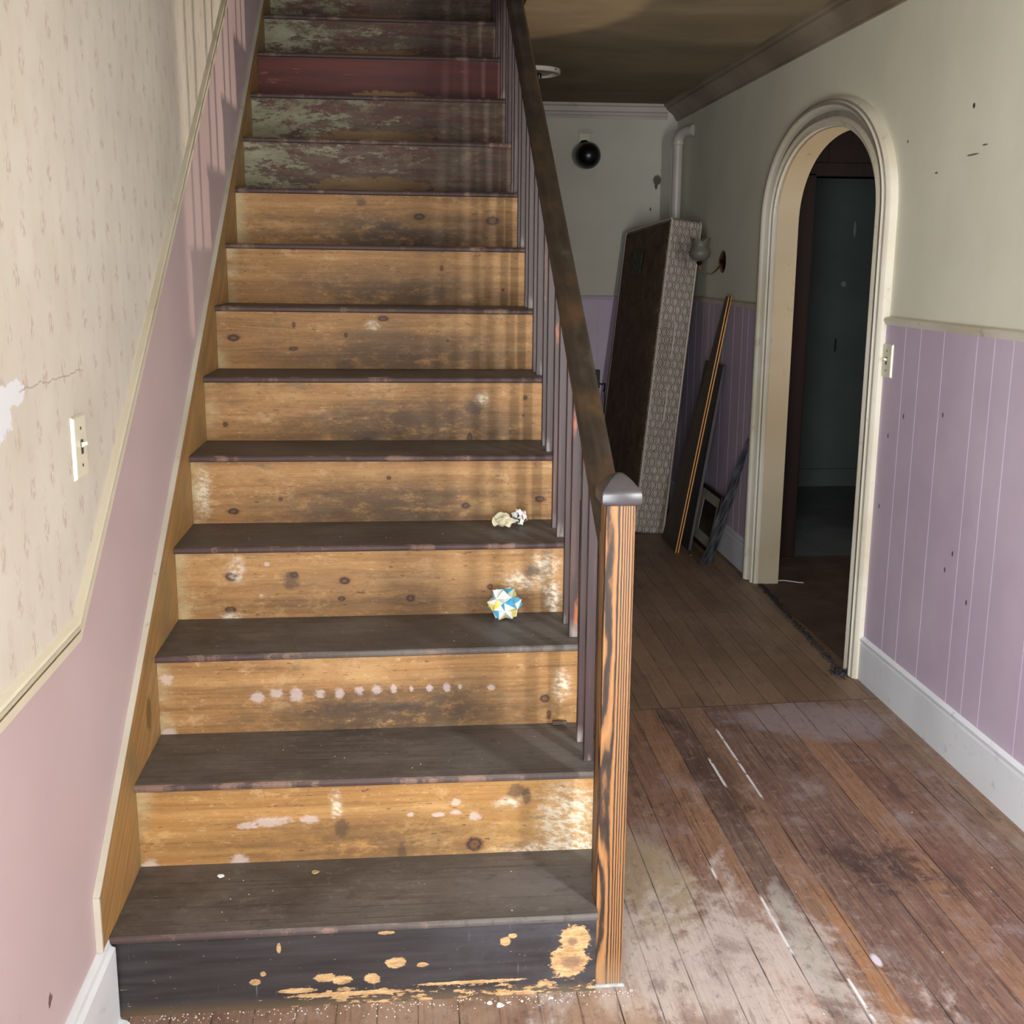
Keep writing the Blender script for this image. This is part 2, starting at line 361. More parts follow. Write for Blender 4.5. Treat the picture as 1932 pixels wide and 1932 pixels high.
# dark stained balusters and rail
m = Mat('dark_stained_baluster_wood')
g1 = m.noise(m.vec(m.x*60+m.rnd*50, m.y*60, m.z*2.5), 1, 4, 0.6); g2 = m.noise(m.vec(m.x*30+m.rnd*31, m.y*30, m.z*5), 1, 4, 0.6)
c = m.ramp(g1, [(0.3, (34, 22, 21)), (0.55, (58, 39, 37)), (0.75, (96, 70, 62))])
c = m.mix(m.rnd.ss(0.4, 1.0)*0.5, c, (62, 48, 50)); c = m.mix(g2.ss(0.58, 0.70)*(m.rnd.ss(0.45, 0.1)*0.85), c, (164, 96, 56))
c = m.mix(m.z.ss(0.05, 0.0)*g2.ss(0.45, 0.6)*0.7, c, (160, 150, 142))
M['baluster'] = m.out(c, 0.5, g1, 0.2, 0.001, spec=0.5)
m = Mat('handrail_wood'); g1 = m.noise(m.vec(m.x*50, m.y*2.4, m.z*30), 1, 4, 0.6); g2 = m.noise(m.vec(m.x*8, m.y*1.7, m.z*8), 1, 4, 0.6)
c = m.ramp(g1, [(0.3, (42, 34, 27)), (0.7, (62, 52, 42))]); c = m.mix(g2.ss(0.5, 0.72)*0.45, c, (104, 74, 44)); c = m.mix(g2.ss(0.42, 0.3)*0.5, c, (78, 74, 70))
M['rail'] = m.out(c, 0.5, g1, 0.1, 0.001, spec=0.35)
# newel: bold flame grain
m = Mat('flame_grained_newel_wood')
nn = m.noise(m.vec(m.x*6+m.y*6, 3.0, m.z*3.4), 1, 2, 0.4); n2 = m.noise(m.vec(m.x*14+m.y*14, 1.0, m.z*1.3), 1, 2, 0.5)
xm = m.x + m.y*0.8
kf = xm.ss(0.0, 0.05)
arg = xm*(560+kf*520) + nn*36.0*(1.0-kf)*(1.0-kf) + n2*7.0 + m.noise(m.vec(xm*120, 0, m.z*26), 1, 3)*2.2
gw = arg.sin()*0.5+0.5
c = m.ramp(gw, [(0.0, (42, 30, 22)), (0.26, (66, 47, 32)), (0.46, (126, 88, 52)), (1.0, (156, 110, 66))])
c = m.mix(m.noise(m.vec(xm*50, 0, m.z*9), 1, 4, 0.7).ss(0.52, 0.72)*0.5, c, (128, 80, 40))
c = m.mix(m.z.ss(0.09, 0.0)*0.4, c, (150, 128, 104))
M['newel'] = m.out(c, 0.5, gw, 0.2, 0.0008, spec=0.45)
M['cap'] = plain('slate_brown_cap', (66, 62, 64), 0.33, 6, 10, spec=0.6)
m = Mat('stringer_wood'); g1 = m.noise(m.vec(1.0, (m.y-m.z*-0.69)*2.0, (m.z-m.y*0.69)*70), 1, 4); g2 = m.noise(m.co, 7, 5, 0.7)
c = m.ramp(g1, [(0.3, (140, 104, 60)), (0.7, (180, 140, 86))]); c = m.mix(g2.ss(0.45, 0.65)*0.55, c, (124, 112, 82))
c = m.mix(m.blob(m.y, m.z, 0.42, 0.47, 0.03, 0.05, (g2-0.5)*1.5, 0.5)*0.7, c, (92, 66, 36))
M['stringer'] = m.out(c, 0.55, g1, 0.15, 0.001)

# hall floor
m = Mat('worn_plank_floor'); x, y = m.x, m.y
pw_ = 0.081; near = y.lt(1.53 + (x-1.33)*0.055)
u1 = (x - 0.024)/pw_; u2 = (x - 0.010)/0.0745
i1 = u1.fl(); i2 = u2.fl()
grain = m.noise(m.vec(x*150, y*4.0, i1), 1, 4, 0.65); grain2 = m.noise(m.vec(x*28, y*1.5, i1*3.1), 1, 4, 0.6)
cloud = m.noise(m.vec(x*2.8, y*2.2, 0), 1, 6, 0.68, 0.5); cloud2 = m.noise(m.vec(x*7, y*4, 4), 1, 6, 0.72)
R_, O_, D_, B_ = (104, 76, 68), (160, 106, 66), (84, 64, 58), (130, 96, 74)
cols = {12: (150, 124, 96), 13: (146, 118, 92), 14: (138, 104, 82), 15: (124, 88, 70), 16: (150, 108, 74), 17: (90, 72, 66), 18: (132, 98, 76), 19: (98, 70, 64), 20: (98, 72, 68), 21: (114, 82, 70), 22: (148, 106, 76), 23: (106, 68, 56), 24: (124, 88, 68), 25: (116, 86, 70), 26: (138, 110, 86), 27: (128, 102, 82)}
st = [(0.0, (122, 92, 74))] + [((k)/32+0.0005, cols[k]) for k in sorted(cols)]
base = m.ramp((i1+0.5)/32.0, st, True)
seg = m.white(m.vec(i1, (y*0.55 + m.white(m.vec(i1, 3, 1))*3.0).fl(), 2))
base = m.mix(seg*0.35, base, R_); base = m.mix(cloud*0.5, base, (150, 126, 110))
base = m.mix((x-1.552).ab().ss(0.024, 0.018)*y.ss(0.55, 0.2)*0.8, base, (160, 116, 80))
base = m.mix(grain.ss(0.5, 0.7)*0.4, base, (176, 136, 100)); base = m.mix(grain.ss(0.48, 0.34)*0.55, base, (62, 44, 40))
base = m.mix(grain2.ss(0.52, 0.7)*0.4, base, (92, 60, 52))
# dirt, wear, painted window gloss and dust
base = m.mix(m.blob(x, y, 1.75, 0.50, 0.13, 0.13, (cloud2-0.5)*4.0+(m.noise(m.vec(x*30, y*20, 1), 1, 5, 0.8)-0.5)*2.5, 0.7)*0.7, base, (60, 44, 42))
base = m.mix(m.blob(x, y, 1.46, 1.0, 0.12, 0.45, (cloud2-0.5)*2.2, 0.8)*0.6, base, (74, 54, 48))
beige = m.blob(x, y, 1.12, 0.42, 0.17, 0.32, (cloud-0.5)*1.8+(cloud2-0.5)*0.5, 0.2)
base = m.mix(beige*0.85, base, m.ramp(cloud2, [(0.3, (150, 132, 106)), (0.7, (182, 164, 136))]))
dust_gloss = m.blob(x, y, 1.22, 0.0, 0.40, 0.55, (cloud-0.5)*3.4+(cloud2-0.5)*2.4, 0.6)  # pale dust, with window light and gloss painted in
base = m.mix(dust_gloss*(grain*0.5+0.5), base, (206, 194, 188))
dst2 = cloud2.ss(0.50, 0.62)*cloud.ss(0.40, 0.55)
base = m.mix(dst2*0.45, base, (158, 144, 142))
base = m.mix(cloud2.ss(0.45, 0.36)*0.45, base, (66, 48, 44))
haze = m.blob(x, y, 1.9, 1.40, 0.36, 0.17, (cloud-0.5)*2.2+(cloud2-0.5)*1.0, 0.5)
base = m.mix(haze*0.85, base, (146, 132, 132))
pat = cloud2.ss(0.60, 0.68)*(cloud.ss(0.45, 0.6))
base = m.mix(pat*0.5, base, (160, 150, 140))
base = m.mix(m.blob(x, y, 1.44, 0.12, 0.035, 0.30, (cloud2-0.5)*2.5, 0.6)*0.6, base, (168, 164, 152))
left = x.lt(1.05)*0.6
base = m.mix(left*cloud.ss(0.35, 0.65), base, (176, 150, 126))
gap1 = (u1.fr()-0.5).ab().ss(0.475, 0.492)
gk = m.noise(m.vec(i1+(u1.fr()-0.5).gt(0.0), y*3.0, 1), 1, 3)
base = m.mix(gap1*(gk.ss(0.40, 0.62)*0.85+0.12), base, (38, 30, 28))
for (gx, y0, y1, wd) in ((1.402, 0.10, 0.36, 0.0042), (1.562, 0.84, 1.36, 0.0045), (1.480, 0.92, 1.14, 0.005), (1.490, -0.14, 0.04, 0.004), (1.32, 0.42, 0.50, 0.004)):
    wn = m.noise(m.vec(x*60, y*26, 9), 1, 3)
    base = m.mix((x-gx).ab().ss(wd, wd*0.6)*(y-(y0+y1)/2).ab().ss((y1-y0)/2, (y1-y0)/2-0.03)*wn.ss(0.36, 0.44), base, (226, 226, 226))
base = m.mix(m.blob(x, y, 1.575, 0.075, 0.012, 0.03, None, 0.5), base, (214, 206, 216))
# far half: dusty narrower boards
fg = m.noise(m.vec(x*120, y*3, i2), 1, 4, 0.6)
far = m.mix(m.white(m.vec(i2, 5, 5)), (112, 90, 72), (140, 114, 92))
far = m.mix(cloud.ss(0.4, 0.65)*0.6, far, (148, 124, 104)); far = m.mix(cloud2.ss(0.5, 0.66)*0.45, far, (104, 82, 72)); far = m.mix(fg.ss(0.46, 0.35)*0.4, far, (74, 58, 46))
gap2 = (u2.fr()-0.5).ab().ss(0.470, 0.490)
far = m.mix(gap2*(gk.ss(0.35, 0.6)*0.55+0.15), far, (42, 32, 26))
spk = m.noise(m.vec(x*34, y*26, 3), 1, 6, 0.8); strk = m.noise(m.vec(x*70, y*7, 11), 1, 6, 0.75)
base = m.mix(spk.ss(0.54, 0.66)*0.40, base, (176, 158, 146)); base = m.mix(spk.ss(0.46, 0.36)*0.40, base, (74, 54, 48))
base = m.mix(strk.ss(0.54, 0.64)*0.35, base, (158, 124, 98)); base = m.mix(strk.ss(0.45, 0.36)*0.35, base, (72, 50, 46))
far = m.mix(spk.ss(0.55, 0.68)*0.3, far, (164, 142, 122)); far = m.mix(strk.ss(0.45, 0.36)*0.35, far, (82, 64, 52))
c = m.mix(near, far, base)
jl = (y - 1.53 - (x-1.33)*0.055).ab().ss(0.005, 0.002)
c = m.mix(jl*0.7, c, (70, 54, 44))
edgeg = y.ss(0.0, 0.035)*0.0
M['floor'] = m.out(c, cloud2*0.25+0.42, (gap1*near*-1.0)+(gap2*(1.0-near)*-0.6)+grain*0.2, 0.5, 0.003, spec=0.45)
m = Mat('brown_hardboard_floor'); n = m.noise(m.co, 5, 6, 0.7); n2 = m.noise(m.vec(m.x*3, m.y*14, 0), 1, 4)
c = m.ramp(n, [(0.3, (82, 62, 54)), (0.7, (116, 94, 82))]); c = m.mix(n2.ss(0.55, 0.7)*0.4, c, (86, 58, 52))
c = m.mix(m.x.ss(2.42, 2.2)*0.35, c, (80, 62, 56))
M['hardboard'] = m.out(c, 0.7, n, 0.2, 0.002)
m = Mat('grey_tile_floor'); tl = (m.x/0.305).fr().ss(0.02, 0.0).mx(((m.y)/0.305).fr().ss(0.02, 0.0)); n = m.noise(m.co, 4, 5)
c = m.ramp(n, [(0.3, (104, 108, 112)), (0.7, (132, 134, 136))]); c = m.mix(tl*0.6, c, (70, 70, 72)); M['tile'] = m.out(c, 0.5)
m = Mat('dark_red_panelling'); n = m.noise(m.vec(m.x*14, m.y*14, m.z*1.6), 1, 5, 0.65)
c = m.ramp(n, [(0.3, (26, 14, 10)), (0.7, (50, 26, 18))]); M['redwood'] = m.out(c, 0.45, spec=0.5)

# ------------------------------------------------------------------ constants
XR, XL, YB, YF, ZC = 2.215, -0.012, 5.09, -2.3, 2.40
ZR = 1.283       # chair rail height
YLp = [0.005, 0.260, 0.520, 0.792, 1.055, 1.324, 1.588, 1.856, 2.120, 2.382, 2.648, 2.914, 3.177, 3.44, 3.705, 3.97]
YRp = [0.017, 0.266, 0.534, 0.789, 1.050, 1.320, 1.583, 1.853, 2.119, 2.386, 2.649, 2.913, 3.178, 3.44, 3.705, 3.97]
ZLp = [0.183, 0.377, 0.573, 0.763, 0.951, 1.137, 1.329, 1.520, 1.710, 1.904, 2.091, 2.283, 2.476, 2.666, 2.856, 3.046]
ZRp = [0.183, 0.374, 0.576, 0.765, 0.948, 1.135, 1.322, 1.514, 1.705, 1.897, 2.088, 2.282, 2.471, 2.662, 2.856, 3.046]
XE = 0.998       # outer end of the treads

# ------------------------------------------------------------------ room shell
g = G().box((-0.3, YF, -0.12), (XR, YB, 0.0)); struct(g.make('floor', M['floor']))
g = G().box((XR, 1.0, -0.12), (4.5, 3.56, 0.0)); struct(g.make('floor_side_room', M['hardboard']))
g = G().box((XR, 3.56, -0.12), (4.5, 5.5, 0.0)); struct(g.make('floor_back_room', M['tile']))
# left wall: pink dado below, paper above the rail that climbs with the stair
RK = 0.693; KY, KZ = -0.048, 0.815
def railz(y): return KZ if y < KY else KZ + (y-KY)*RK
g = G()
for a, b in ((YF, KY), (KY, 4.3), (4.3, 6.0)):
    z0a, z0b = railz(a), min(railz(b), 4.9); z0a = min(z0a, 4.9)
    g.hexa([(XL-0.12, a, -0.1), (XL, a, -0.1), (XL, b, -0.1), (XL-0.12, b, -0.1), (XL-0.12, a, z0a), (XL, a, z0a), (XL, b, z0b), (XL-0.12, b, z0b)])
wl = struct(g.make('wall_left', M['pink']))
g = G()
for a, b in ((YF, KY), (KY, 4.3), (4.3, 6.0)):
    z0a, z0b = min(railz(a), 4.9), min(railz(b), 4.9)
    g.hexa([(XL-0.12, a, z0a), (XL, a, z0a), (XL, b, z0b), (XL-0.12, b, z0b), (XL-0.12, a, 5.0), (XL, a, 5.0), (XL, b, 5.0), (XL-0.12, b, 5.0)])
g.make('wallpaper', M['wallpaper'], wl)
# front wall with door and side window openings
g = G()
g.box((-0.14, YF-0.12, 0), (-0.05, YF, 2.4)); g.box((-0.05, YF-0.12, 2.10), (0.95, YF, 2.4)); g.box((0.95, YF-0.12, 0), (1.05, -1.95, 2.4))
g.box((1.05, -2.07, 0), (2.01, -1.95, 2.4)); g.box((2.19, -2.07, 0), (XR, -1.95, 2.4)); g.box((2.01, -2.07, 2.06), (2.19, -1.95, 2.4)); g.box((2.01, -2.07, 0), (2.19, -1.95, 0.78))
struct(g.make('wall_front', M['plain_wall']))
# back wall
g = G().box((1.0, YB, -0.1), (XR+0.09, YB+0.12, 2.45)); wb = struct(g.make('wall_back', M['back_wall']))
# right wall with the arched opening
AC, AA, AB, AZ = 2.48, 0.575, 0.345, 1.64
def arch(a, b, n=40):
    pts = []
    for k in range(n+1):
        t = math.pi*k/n; c_, s_ = math.cos(t), math.sin(t)
        pts.append((AC - a*math.copysign(abs(c_)**(2/2.15), c_), AZ + b*abs(s_)**(2/2.15)))
    return pts
X2 = XR+0.082
g = G(); g.box((XR, YF, -0.1), (X2, AC-AA, 2.45)); g.box((XR, AC+AA, -0.1), (X2, YB, 2.45))
ap = arch(AA, AB)
for (ya, za), (yb, zb) in zip(ap[:-1], ap[1:]):
    g.hexa([(XR, ya, za), (X2, ya, za), (X2, yb, zb), (XR, yb, zb), (XR, ya, 2.45), (X2, ya, 2.45), (X2, yb, 2.45), (XR, yb, 2.45)])
wr_ = struct(g.make('wall_right', M['upper_wall']))
# ceiling (stairwell left open), stairwell enclosure
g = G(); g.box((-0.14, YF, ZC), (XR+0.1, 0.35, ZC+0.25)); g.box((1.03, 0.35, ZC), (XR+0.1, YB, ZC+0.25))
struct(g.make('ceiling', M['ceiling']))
g = G(); g.box((1.03, 0.35, ZC+0.25), (1.12, 6.0, 5.0)); struct(g.make('wall_stairwell', M['dark_wall']))
g = G(); g.box((-0.14, 5.95, 2.4), (1.12, 6.05, 5.0)); g.box((-0.14, 0.25, ZC+0.25), (1.12, 0.35, 5.0)); struct(g.make('wall_landing', M['dark_wall']))
g = G(); g.box((-0.14, 0.2, 5.0), (1.15, 6.05, 5.1)); struct(g.make('ceiling_stairwell', M['dark_wall']))
# side room and the room behind it
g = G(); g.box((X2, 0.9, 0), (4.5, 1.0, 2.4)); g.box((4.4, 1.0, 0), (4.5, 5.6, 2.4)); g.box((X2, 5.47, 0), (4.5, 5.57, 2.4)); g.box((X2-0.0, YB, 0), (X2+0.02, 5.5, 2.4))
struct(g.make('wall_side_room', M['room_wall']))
g = G(); g.box((X2, 0.9, ZC), (4.5, 5.6, ZC+0.1)); struct(g.make('ceiling_side_room', M['plain_wall']))
g = G(); g.box((X2, 3.56, 0), (2.535, 3.66, 2.4)); g.box((3.42, 3.56, 0), (4.4, 3.66, 2.4)); g.box((2.535, 3.56, 1.885), (3.42, 3.66, 2.4))
for k in range(7):
    xx = 2.31+k*0.30; g.box((xx, 3.552, 1.90), (xx+0.292, 3.56, 2.398))
wi = struct(g.make('wall_panelled', M['redwood']))
g = G(); g.box((2.47, 3.54, 0), (2.55, 3.67, 1.90)); g.box((3.40, 3.54, 0), (3.48, 3.67, 1.90)); g.box((2.47, 3.54, 1.885), (3.48, 3.67, 1.95)); struct(g.make('trim_1', M['redwood'], bevel=0.004))
g = G(); g.box((2.3, 5.45, 0), (4.4, 5.47, 0.12)); struct(g.make('baseboard_back_room', M['room_wall'], bevel=0.003))

# ---- wainscots: boards between pale grooves
def wain(parent, axis, pos, spans, z0, z1, cuts, name):
    g = G()
    for (a, b) in spans:
        c_ = [a] + sorted(q for q in cuts if a < q < b) + [b]
        for i, (s0, s1) in enumerate(zip(c_[:-1], c_[1:])):
            s0 += 0.0 if i == 0 else 0.0022; s1 -= 0.0022 if i < len(c_)-2 else 0
            g.cur = 0
            if axis == 'x': g.box((pos-0.009, s0, z0), (pos, s1, z1))
            else: g.box((s0, pos-0.009, z0), (s1, pos, z1))
        g.cur = 1
        if axis == 'x': g.box((pos-0.0055, a, z0), (pos-0.0001, b, z1))
        else: g.box((a, pos-0.0055, z0), (b, pos-0.0001, z1))
    return g.make(name, [M['lilac'], M['groove'] if axis == 'x' else M['lilac']], parent)
pat = [0.115, 0.163, 0.209, 0.100, 0.103]; cuts = [1.609, 1.494, 1.331, 1.122, 1.022, 0.919]; q = 0.919; k = 0
while q > YF: q -= [0.2, 0.12, 0.1, 0.16, 0.1][k % 5]; k += 1; cuts.append(q)
cuts += [3.39, 3.49, 3.639, 3.826, 4.036, 4.13, 4.25, 4.41, 4.56, 4.7, 4.85, 4.98]
wain(wr_, 'x', XR, ((YF, AC-0.70), (AC+0.70, YB)), 0.15, ZR, cuts, 'wainscot')
wain(wb, 'y', YB, ((1.0, XR),), 0.15, 1.263, [1.1, 1.24, 1.32, 1.45, 1.6, 1.754, 1.83, 1.903, 2.05, 2.13], 'wainscot')
# chair rails
crp = [(0, -0.012), (0.010, -0.012), (0.014, -0.002), (0.018, 0.004), (0.014, 0.011), (0.006, 0.014), (0, 0.015)]
g = extr(crp, (XR-0.004, YF, ZR-0.002), (XR-0.004, AC-0.705, ZR-0.002), (-1, 0, 0), (0, 0, 1)); extr(crp, (XR-0.004, AC+0.705, ZR-0.006), (XR-0.004, YB, ZR-0.006), (-1, 0, 0), (0, 0, 1), g)
struct(g.make('trim_2', M['casing'], smooth=True))
g = extr(crp, (1.0, YB-0.004, 1.263), (XR, YB-0.004, 1.263), (0, -1, 0), (0, 0, 1)); struct(g.make('trim_3', M['lilac'], smooth=True))
# cornices
cp = [(0, -0.092), (0.012, -0.092), (0.014, -0.082), (0.020, -0.078), (0.024, -0.066), (0.040, -0.050), (0.062, -0.036), (0.078, -0.030), (0.080, -0.018), (0.094, -0.014), (0.098, 0), (0, 0)]
struct(extr(cp, (XR, YF, ZC), (XR, YB, ZC), (-1, 0, 0), (0, 0, 1)).make('trim_4', M['cornice'], smooth=True))
cp2 = [(0, -0.086), (0.008, -0.086), (0.010, -0.070), (0.016, -0.064), (0.016, -0.052), (0.026, -0.046), (0.030, -0.020), (0.040, -0.014), (0.040, 0), (0, 0)]
struct(extr(cp2, (1.03, YB, ZC), (2.15, YB, ZC), (0, -1, 0), (0, 0, 1)).make('trim_5', M['cornice_back'], smooth=True))
# baseboards
bp_ = [(0, 0), (0.020, 0), (0.020, 0.132), (0.014, 0.137), (0.018, 0.142), (0.022, 0.148), (0.022, 0.154), (0.014, 0.160), (0.006, 0.164), (0, 0.164)]
struct(extr(bp_, (XR, YF, 0), (XR, AC-0.705, 0), (-1, 0, 0), (0, 0, 1)).make('baseboard_right', M['white_trim'], smooth=True))
struct(extr(bp_, (XR, AC+0.705, 0), (XR, YB, 0), (-1, 0, 0), (0, 0, 1)).make('baseboard_right_far', M['white_trim'], smooth=True))
struct(extr(bp_, (1.0, YB, 0), (XR-0.022, YB, 0), (0, -1, 0), (0, 0, 1)).make('baseboard_back', M['white_trim'], smooth=True))
bl = [(0, 0), (0.020, 0), (0.020, 0.158), (0.012, 0.162), (0.012, 0.176), (0.004, 0.182), (0, 0.182)]
struct(extr(bl, (XL, YF, 0), (XL, -0.004, 0), (1, 0, 0), (0, 0, 1)).make('baseboard_left', M['white_trim'], smooth=True))
# left dado rail: level, then raking with the stair
dp = [(0, -0.021), (0.009, -0.021), (0.010, -0.004), (0.003, -0.002), (0.012, 0.002), (0.014, 0.006), (0.005, 0.008), (0.004, 0.010), (0.013, 0.013), (0.011, 0.018), (0, 0.020)]
n1 = Vector((0, 0, 1)); th_ = math.atan(RK); nr = Vector((0, -math.sin(th_), math.cos(th_))); mit = (n1+nr).normalized()/math.cos(th_/2)
secs = []
for P, N in ((Vector((XL, YF, KZ)), n1), (Vector((XL, KY, KZ)), mit), (Vector((XL, 5.9, min(railz(5.9), 4.95))), nr)):
    secs.append([P + Vector((1, 0, 0))*a + N*b for a, b in dp])
g = G().sweep(secs)
for i in range(len(g.f)-2):
    if i % 11 in (2, 3, 6, 7): g.mi[i] = 1
M['groove_shade'] = plain('groove_shade_paint', (132, 112, 86), 0.7, 18, 30)  # dark brown painted into the rail grooves as their shade
struct(g.make('trim_6', [M['cream_trim'], M['groove_shade']], smooth=True))
M['casing_groove'] = plain('casing_groove_grey', (150, 144, 132), 0.6, 10, 12)  # grey painted into the casing grooves to shade them
# arched casing and reveal
def casing(offs, mat, name):
    ring = []
    for (s, pr) in offs:
        a = AA + 0.135*s; b = AB + 0.105*s
        pts = [(AC-a, 0.0)] + [(AC-a, AZ*k/6) for k in range(1, 6)] + arch(a, b) + [(AC+a, AZ*k/6) for k in range(5, 0, -1)] + [(AC+a, 0.0)]
        ring.append([(XR-pr, y_, z_) for y_, z_ in pts])
    secs = [[ring[j][i] for j in range(len(offs))] for i in range(len(ring[0]))]
    g = G().sweep(secs, True, True)
    for i in range(len(g.f)-2):
        if i % len(offs) in (6, 10, 12): g.mi[i] = 1
    return g.make(name, [mat, M['casing_groove']], smooth=True)
dr = casing([(0.0, -0.002), (0.0, 0.022), (0.14, 0.024), (0.16, 0.030), (0.22, 0.034), (0.28, 0.030), (0.32, 0.022), (0.52, 0.020), (0.56, 0.030), (0.60, 0.040), (0.70, 0.046), (0.80, 0.046), (0.84, 0.040), (0.92, 0.038), (1.0, 0.026), (1.0, -0.002)], M['casing'], 'door_1')
struct(dr)
pts = [(AC-AA, 0)] + [(AC-AA, AZ*k/6) for k in range(1, 6)] + arch(AA, AB) + [(AC+AA, AZ*k/6) for k in range(5, 0, -1)] + [(AC+AA, 0)]
pin = []
for (y_, z_) in pts:
    k = max(0, 1-0.004/AA); pin.append((AC+(y_-AC)*k, z_ if z_ <= AZ else AZ+(z_-AZ)*(1-0.004/AB)))
secs = [[(XR-0.002, a, b), (X2+0.012, a, b), (X2+0.012, c_, d_), (XR-0.002, c_, d_)] for (a, b), (c_, d_) in zip(pts, pin)]
G().sweep(secs).make('door_lining', M['reveal'], dr, smooth=True)

# ------------------------------------------------------------------ staircase
ST = tag(empty('staircase', (0, 0, 0)), 'straight old wooden staircase with bare pine risers and dark grey-brown treads beside the pink wall', 'staircase')
KN = {
 1: dict(kind='black', knots=[(0.455, 0.115, 0.02, 0.016), (0.905, 0.115, 0.014, 0.012), (0.905, 0.068, 0.03, 0.022)],
         whites=[(0.910, 0.118, 0.034, 0.034), (0.898, 0.072, 0.042, 0.038), (0.547, 0.087, 0.022, 0.013), (0.768, 0.122, 0.011, 0.011), (0.783, 0.134, 0.01, 0.006), (0.405, 0.062, 0.024, 0.010), (0.44, 0.055, 0.02, 0.011), (0.350, 0.036, 0.038, 0.006), (0.50, 0.055, 0.018, 0.012), (0.27, 0.06, 0.012, 0.008), (0.285, 0.078, 0.006, 0.006), (0.318, 0.132, 0.005, 0.012), (0.60, 0.08, 0.012, 0.006), (0.53, 0.155, 0.018, 0.004), (0.70, 0.035, 0.12, 0.004), (0.45, 0.024, 0.14, 0.006)]),
 2: dict(knots=[(0.72, 0.035, 0.022, 0.02)], stain=0.62, seed=2.3, tint=(8, 6, 0), whites=[(0.679, 0.136, 0.009, 0.008), (0.679, 0.112, 0.012, 0.006), (0.21, 0.018, 0.018, 0.014), (0.02, 0.012, 0.014, 0.016), (0.28, 0.106, 0.045, 0.010), (0.36, 0.108, 0.02, 0.008), (0.23, 0.098, 0.02, 0.008), (0.58, 0.11, 0.006, 0.006), (0.64, 0.108, 0.012, 0.005), (0.72, 0.10, 0.012, 0.01)],
         darks=[(0.812, 0.158, 0.026, 0.024), (0.835, 0.140, 0.013, 0.026), (0.56, 0.022, 0.014, 0.03), (0.43, 0.085, 0.02, 0.03)], light=[(0.80, 0.13, 0.05, 0.02), (0.42, 0.14, 0.018, 0.05), (0.93, 0.09, 0.10, 0.12), (0.92, 0.015, 0.2, 0.03)]),
 3: dict(knots=[(0.905, 0.075, 0.014, 0.012), (0.915, 0.034, 0.006, 0.012)], seed=4.1, stain=0.9, whites=[(0.225, 0.098, 0.016, 0.014), (0.27, 0.108, 0.014, 0.010), (0.315, 0.106, 0.014, 0.018), (0.37, 0.106, 0.012, 0.009), (0.415, 0.104, 0.010, 0.013), (0.463, 0.109, 0.009, 0.009), (0.503, 0.110, 0.011, 0.010), (0.543, 0.111, 0.007, 0.009), (0.585, 0.11, 0.005, 0.007), (0.628, 0.111, 0.007, 0.008), (0.668, 0.111, 0.008, 0.01), (0.70, 0.112, 0.005, 0.006), (0.775, 0.108, 0.008, 0.006), (0.02, 0.150, 0.014, 0.012), (0.02, 0.018, 0.016, 0.012)],
         darks=[(0.46, 0.068, 0.16, 0.016), (0.345, 0.055, 0.02, 0.012), (0.58, 0.062, 0.05, 0.014)], light=[(0.945, 0.11, 0.03, 0.06)]),
 4: dict(knots=[(0.136, 0.122, 0.018, 0.013), (0.418, 0.107, 0.017, 0.011), (0.293, 0.124, 0.012, 0.010), (0.79, 0.085, 0.009, 0.009), (0.41, 0.060, 0.012, 0.008), (0.585, 0.058, 0.014, 0.012), (0.13, 0.035, 0.016, 0.010)], seed=6.7, stain=0.45, whites=[(0.225, 0.154, 0.007, 0.006)],
         light=[(0.15, 0.14, 0.03, 0.05), (0.93, 0.14, 0.05, 0.05), (0.88, 0.10, 0.09, 0.035), (0.21, 0.07, 0.012, 0.008), (0.13, 0.015, 0.04, 0.02), (0.95, 0.05, 0.03, 0.09)], darks=[(0.90, 0.125, 0.03, 0.02), (0.285, 0.11, 0.03, 0.03)]),
 5: dict(knots=[(0.108, 0.045, 0.018, 0.010), (0.945, 0.072, 0.018, 0.010), (0.74, 0.055, 0.014, 0.010), (0.236, 0.078, 0.006, 0.006), (0.53, 0.135, 0.007, 0.006)], seed=8.9, stain=0.85, light=[(0.03, 0.10, 0.03, 0.10)]),
 6: dict(knots=[(0.462, 0.008, 0.022, 0.016), (0.93, 0.138, 0.007, 0.008), (0.924, 0.085, 0.004, 0.005), (0.765, 0.02, 0.009, 0.018), (0.055, 0.062, 0.008, 0.008)], seed=11.2, stain=0.85, darks=[(0.776, 0.105, 0.035, 0.03), (0.46, 0.02, 0.06, 0.03)], light=[(0.80, 0.135, 0.03, 0.03)]),
 7: dict(knots=[(0.05, 0.108, 0.022, 0.013), (0.394, 0.117, 0.007, 0.009), (0.232, 0.075, 0.016, 0.008), (0.235, 0.148, 0.006, 0.010), (0.51, 0.168, 0.02, 0.010), (0.71, 0.10, 0.006, 0.006)], seed=13.4, stain=0.75, darks=[(0.39, 0.02, 0.04, 0.03)], light=[(0.478, 0.148, 0.03, 0.02)]),
 8: dict(knots=[(0.70, 0.135, 0.006, 0.010), (0.905, 0.065, 0.005, 0.005)], seed=15.5, stain=0.8),
 9: dict(knots=[(0.63, 0.118, 0.024, 0.014), (0.888, 0.106, 0.026, 0.019)], seed=17.6, stain=0.95, darks=[(0.43, 0.165, 0.02, 0.016), (0.53, 0.085, 0.06, 0.02)]),
 10: dict(kind='old', seed=1.3), 11: dict(kind='old', seed=5.8), 12: dict(kind='red', seed=3.3), 13: dict(kind='old', seed=9.1),
 14: dict(kind='old', seed=12.4), 15: dict(seed=21.0), 16: dict(seed=23.0)}
LB = {1: 'chipped black riser with bare wood showing', 10: 'riser in flaking pale green and dark red paint', 11: 'riser in flaking green and red paint above the first one', 12: 'dark red painted riser', 13: 'dull green-grey flaking painted riser'}
W0 = 0.964
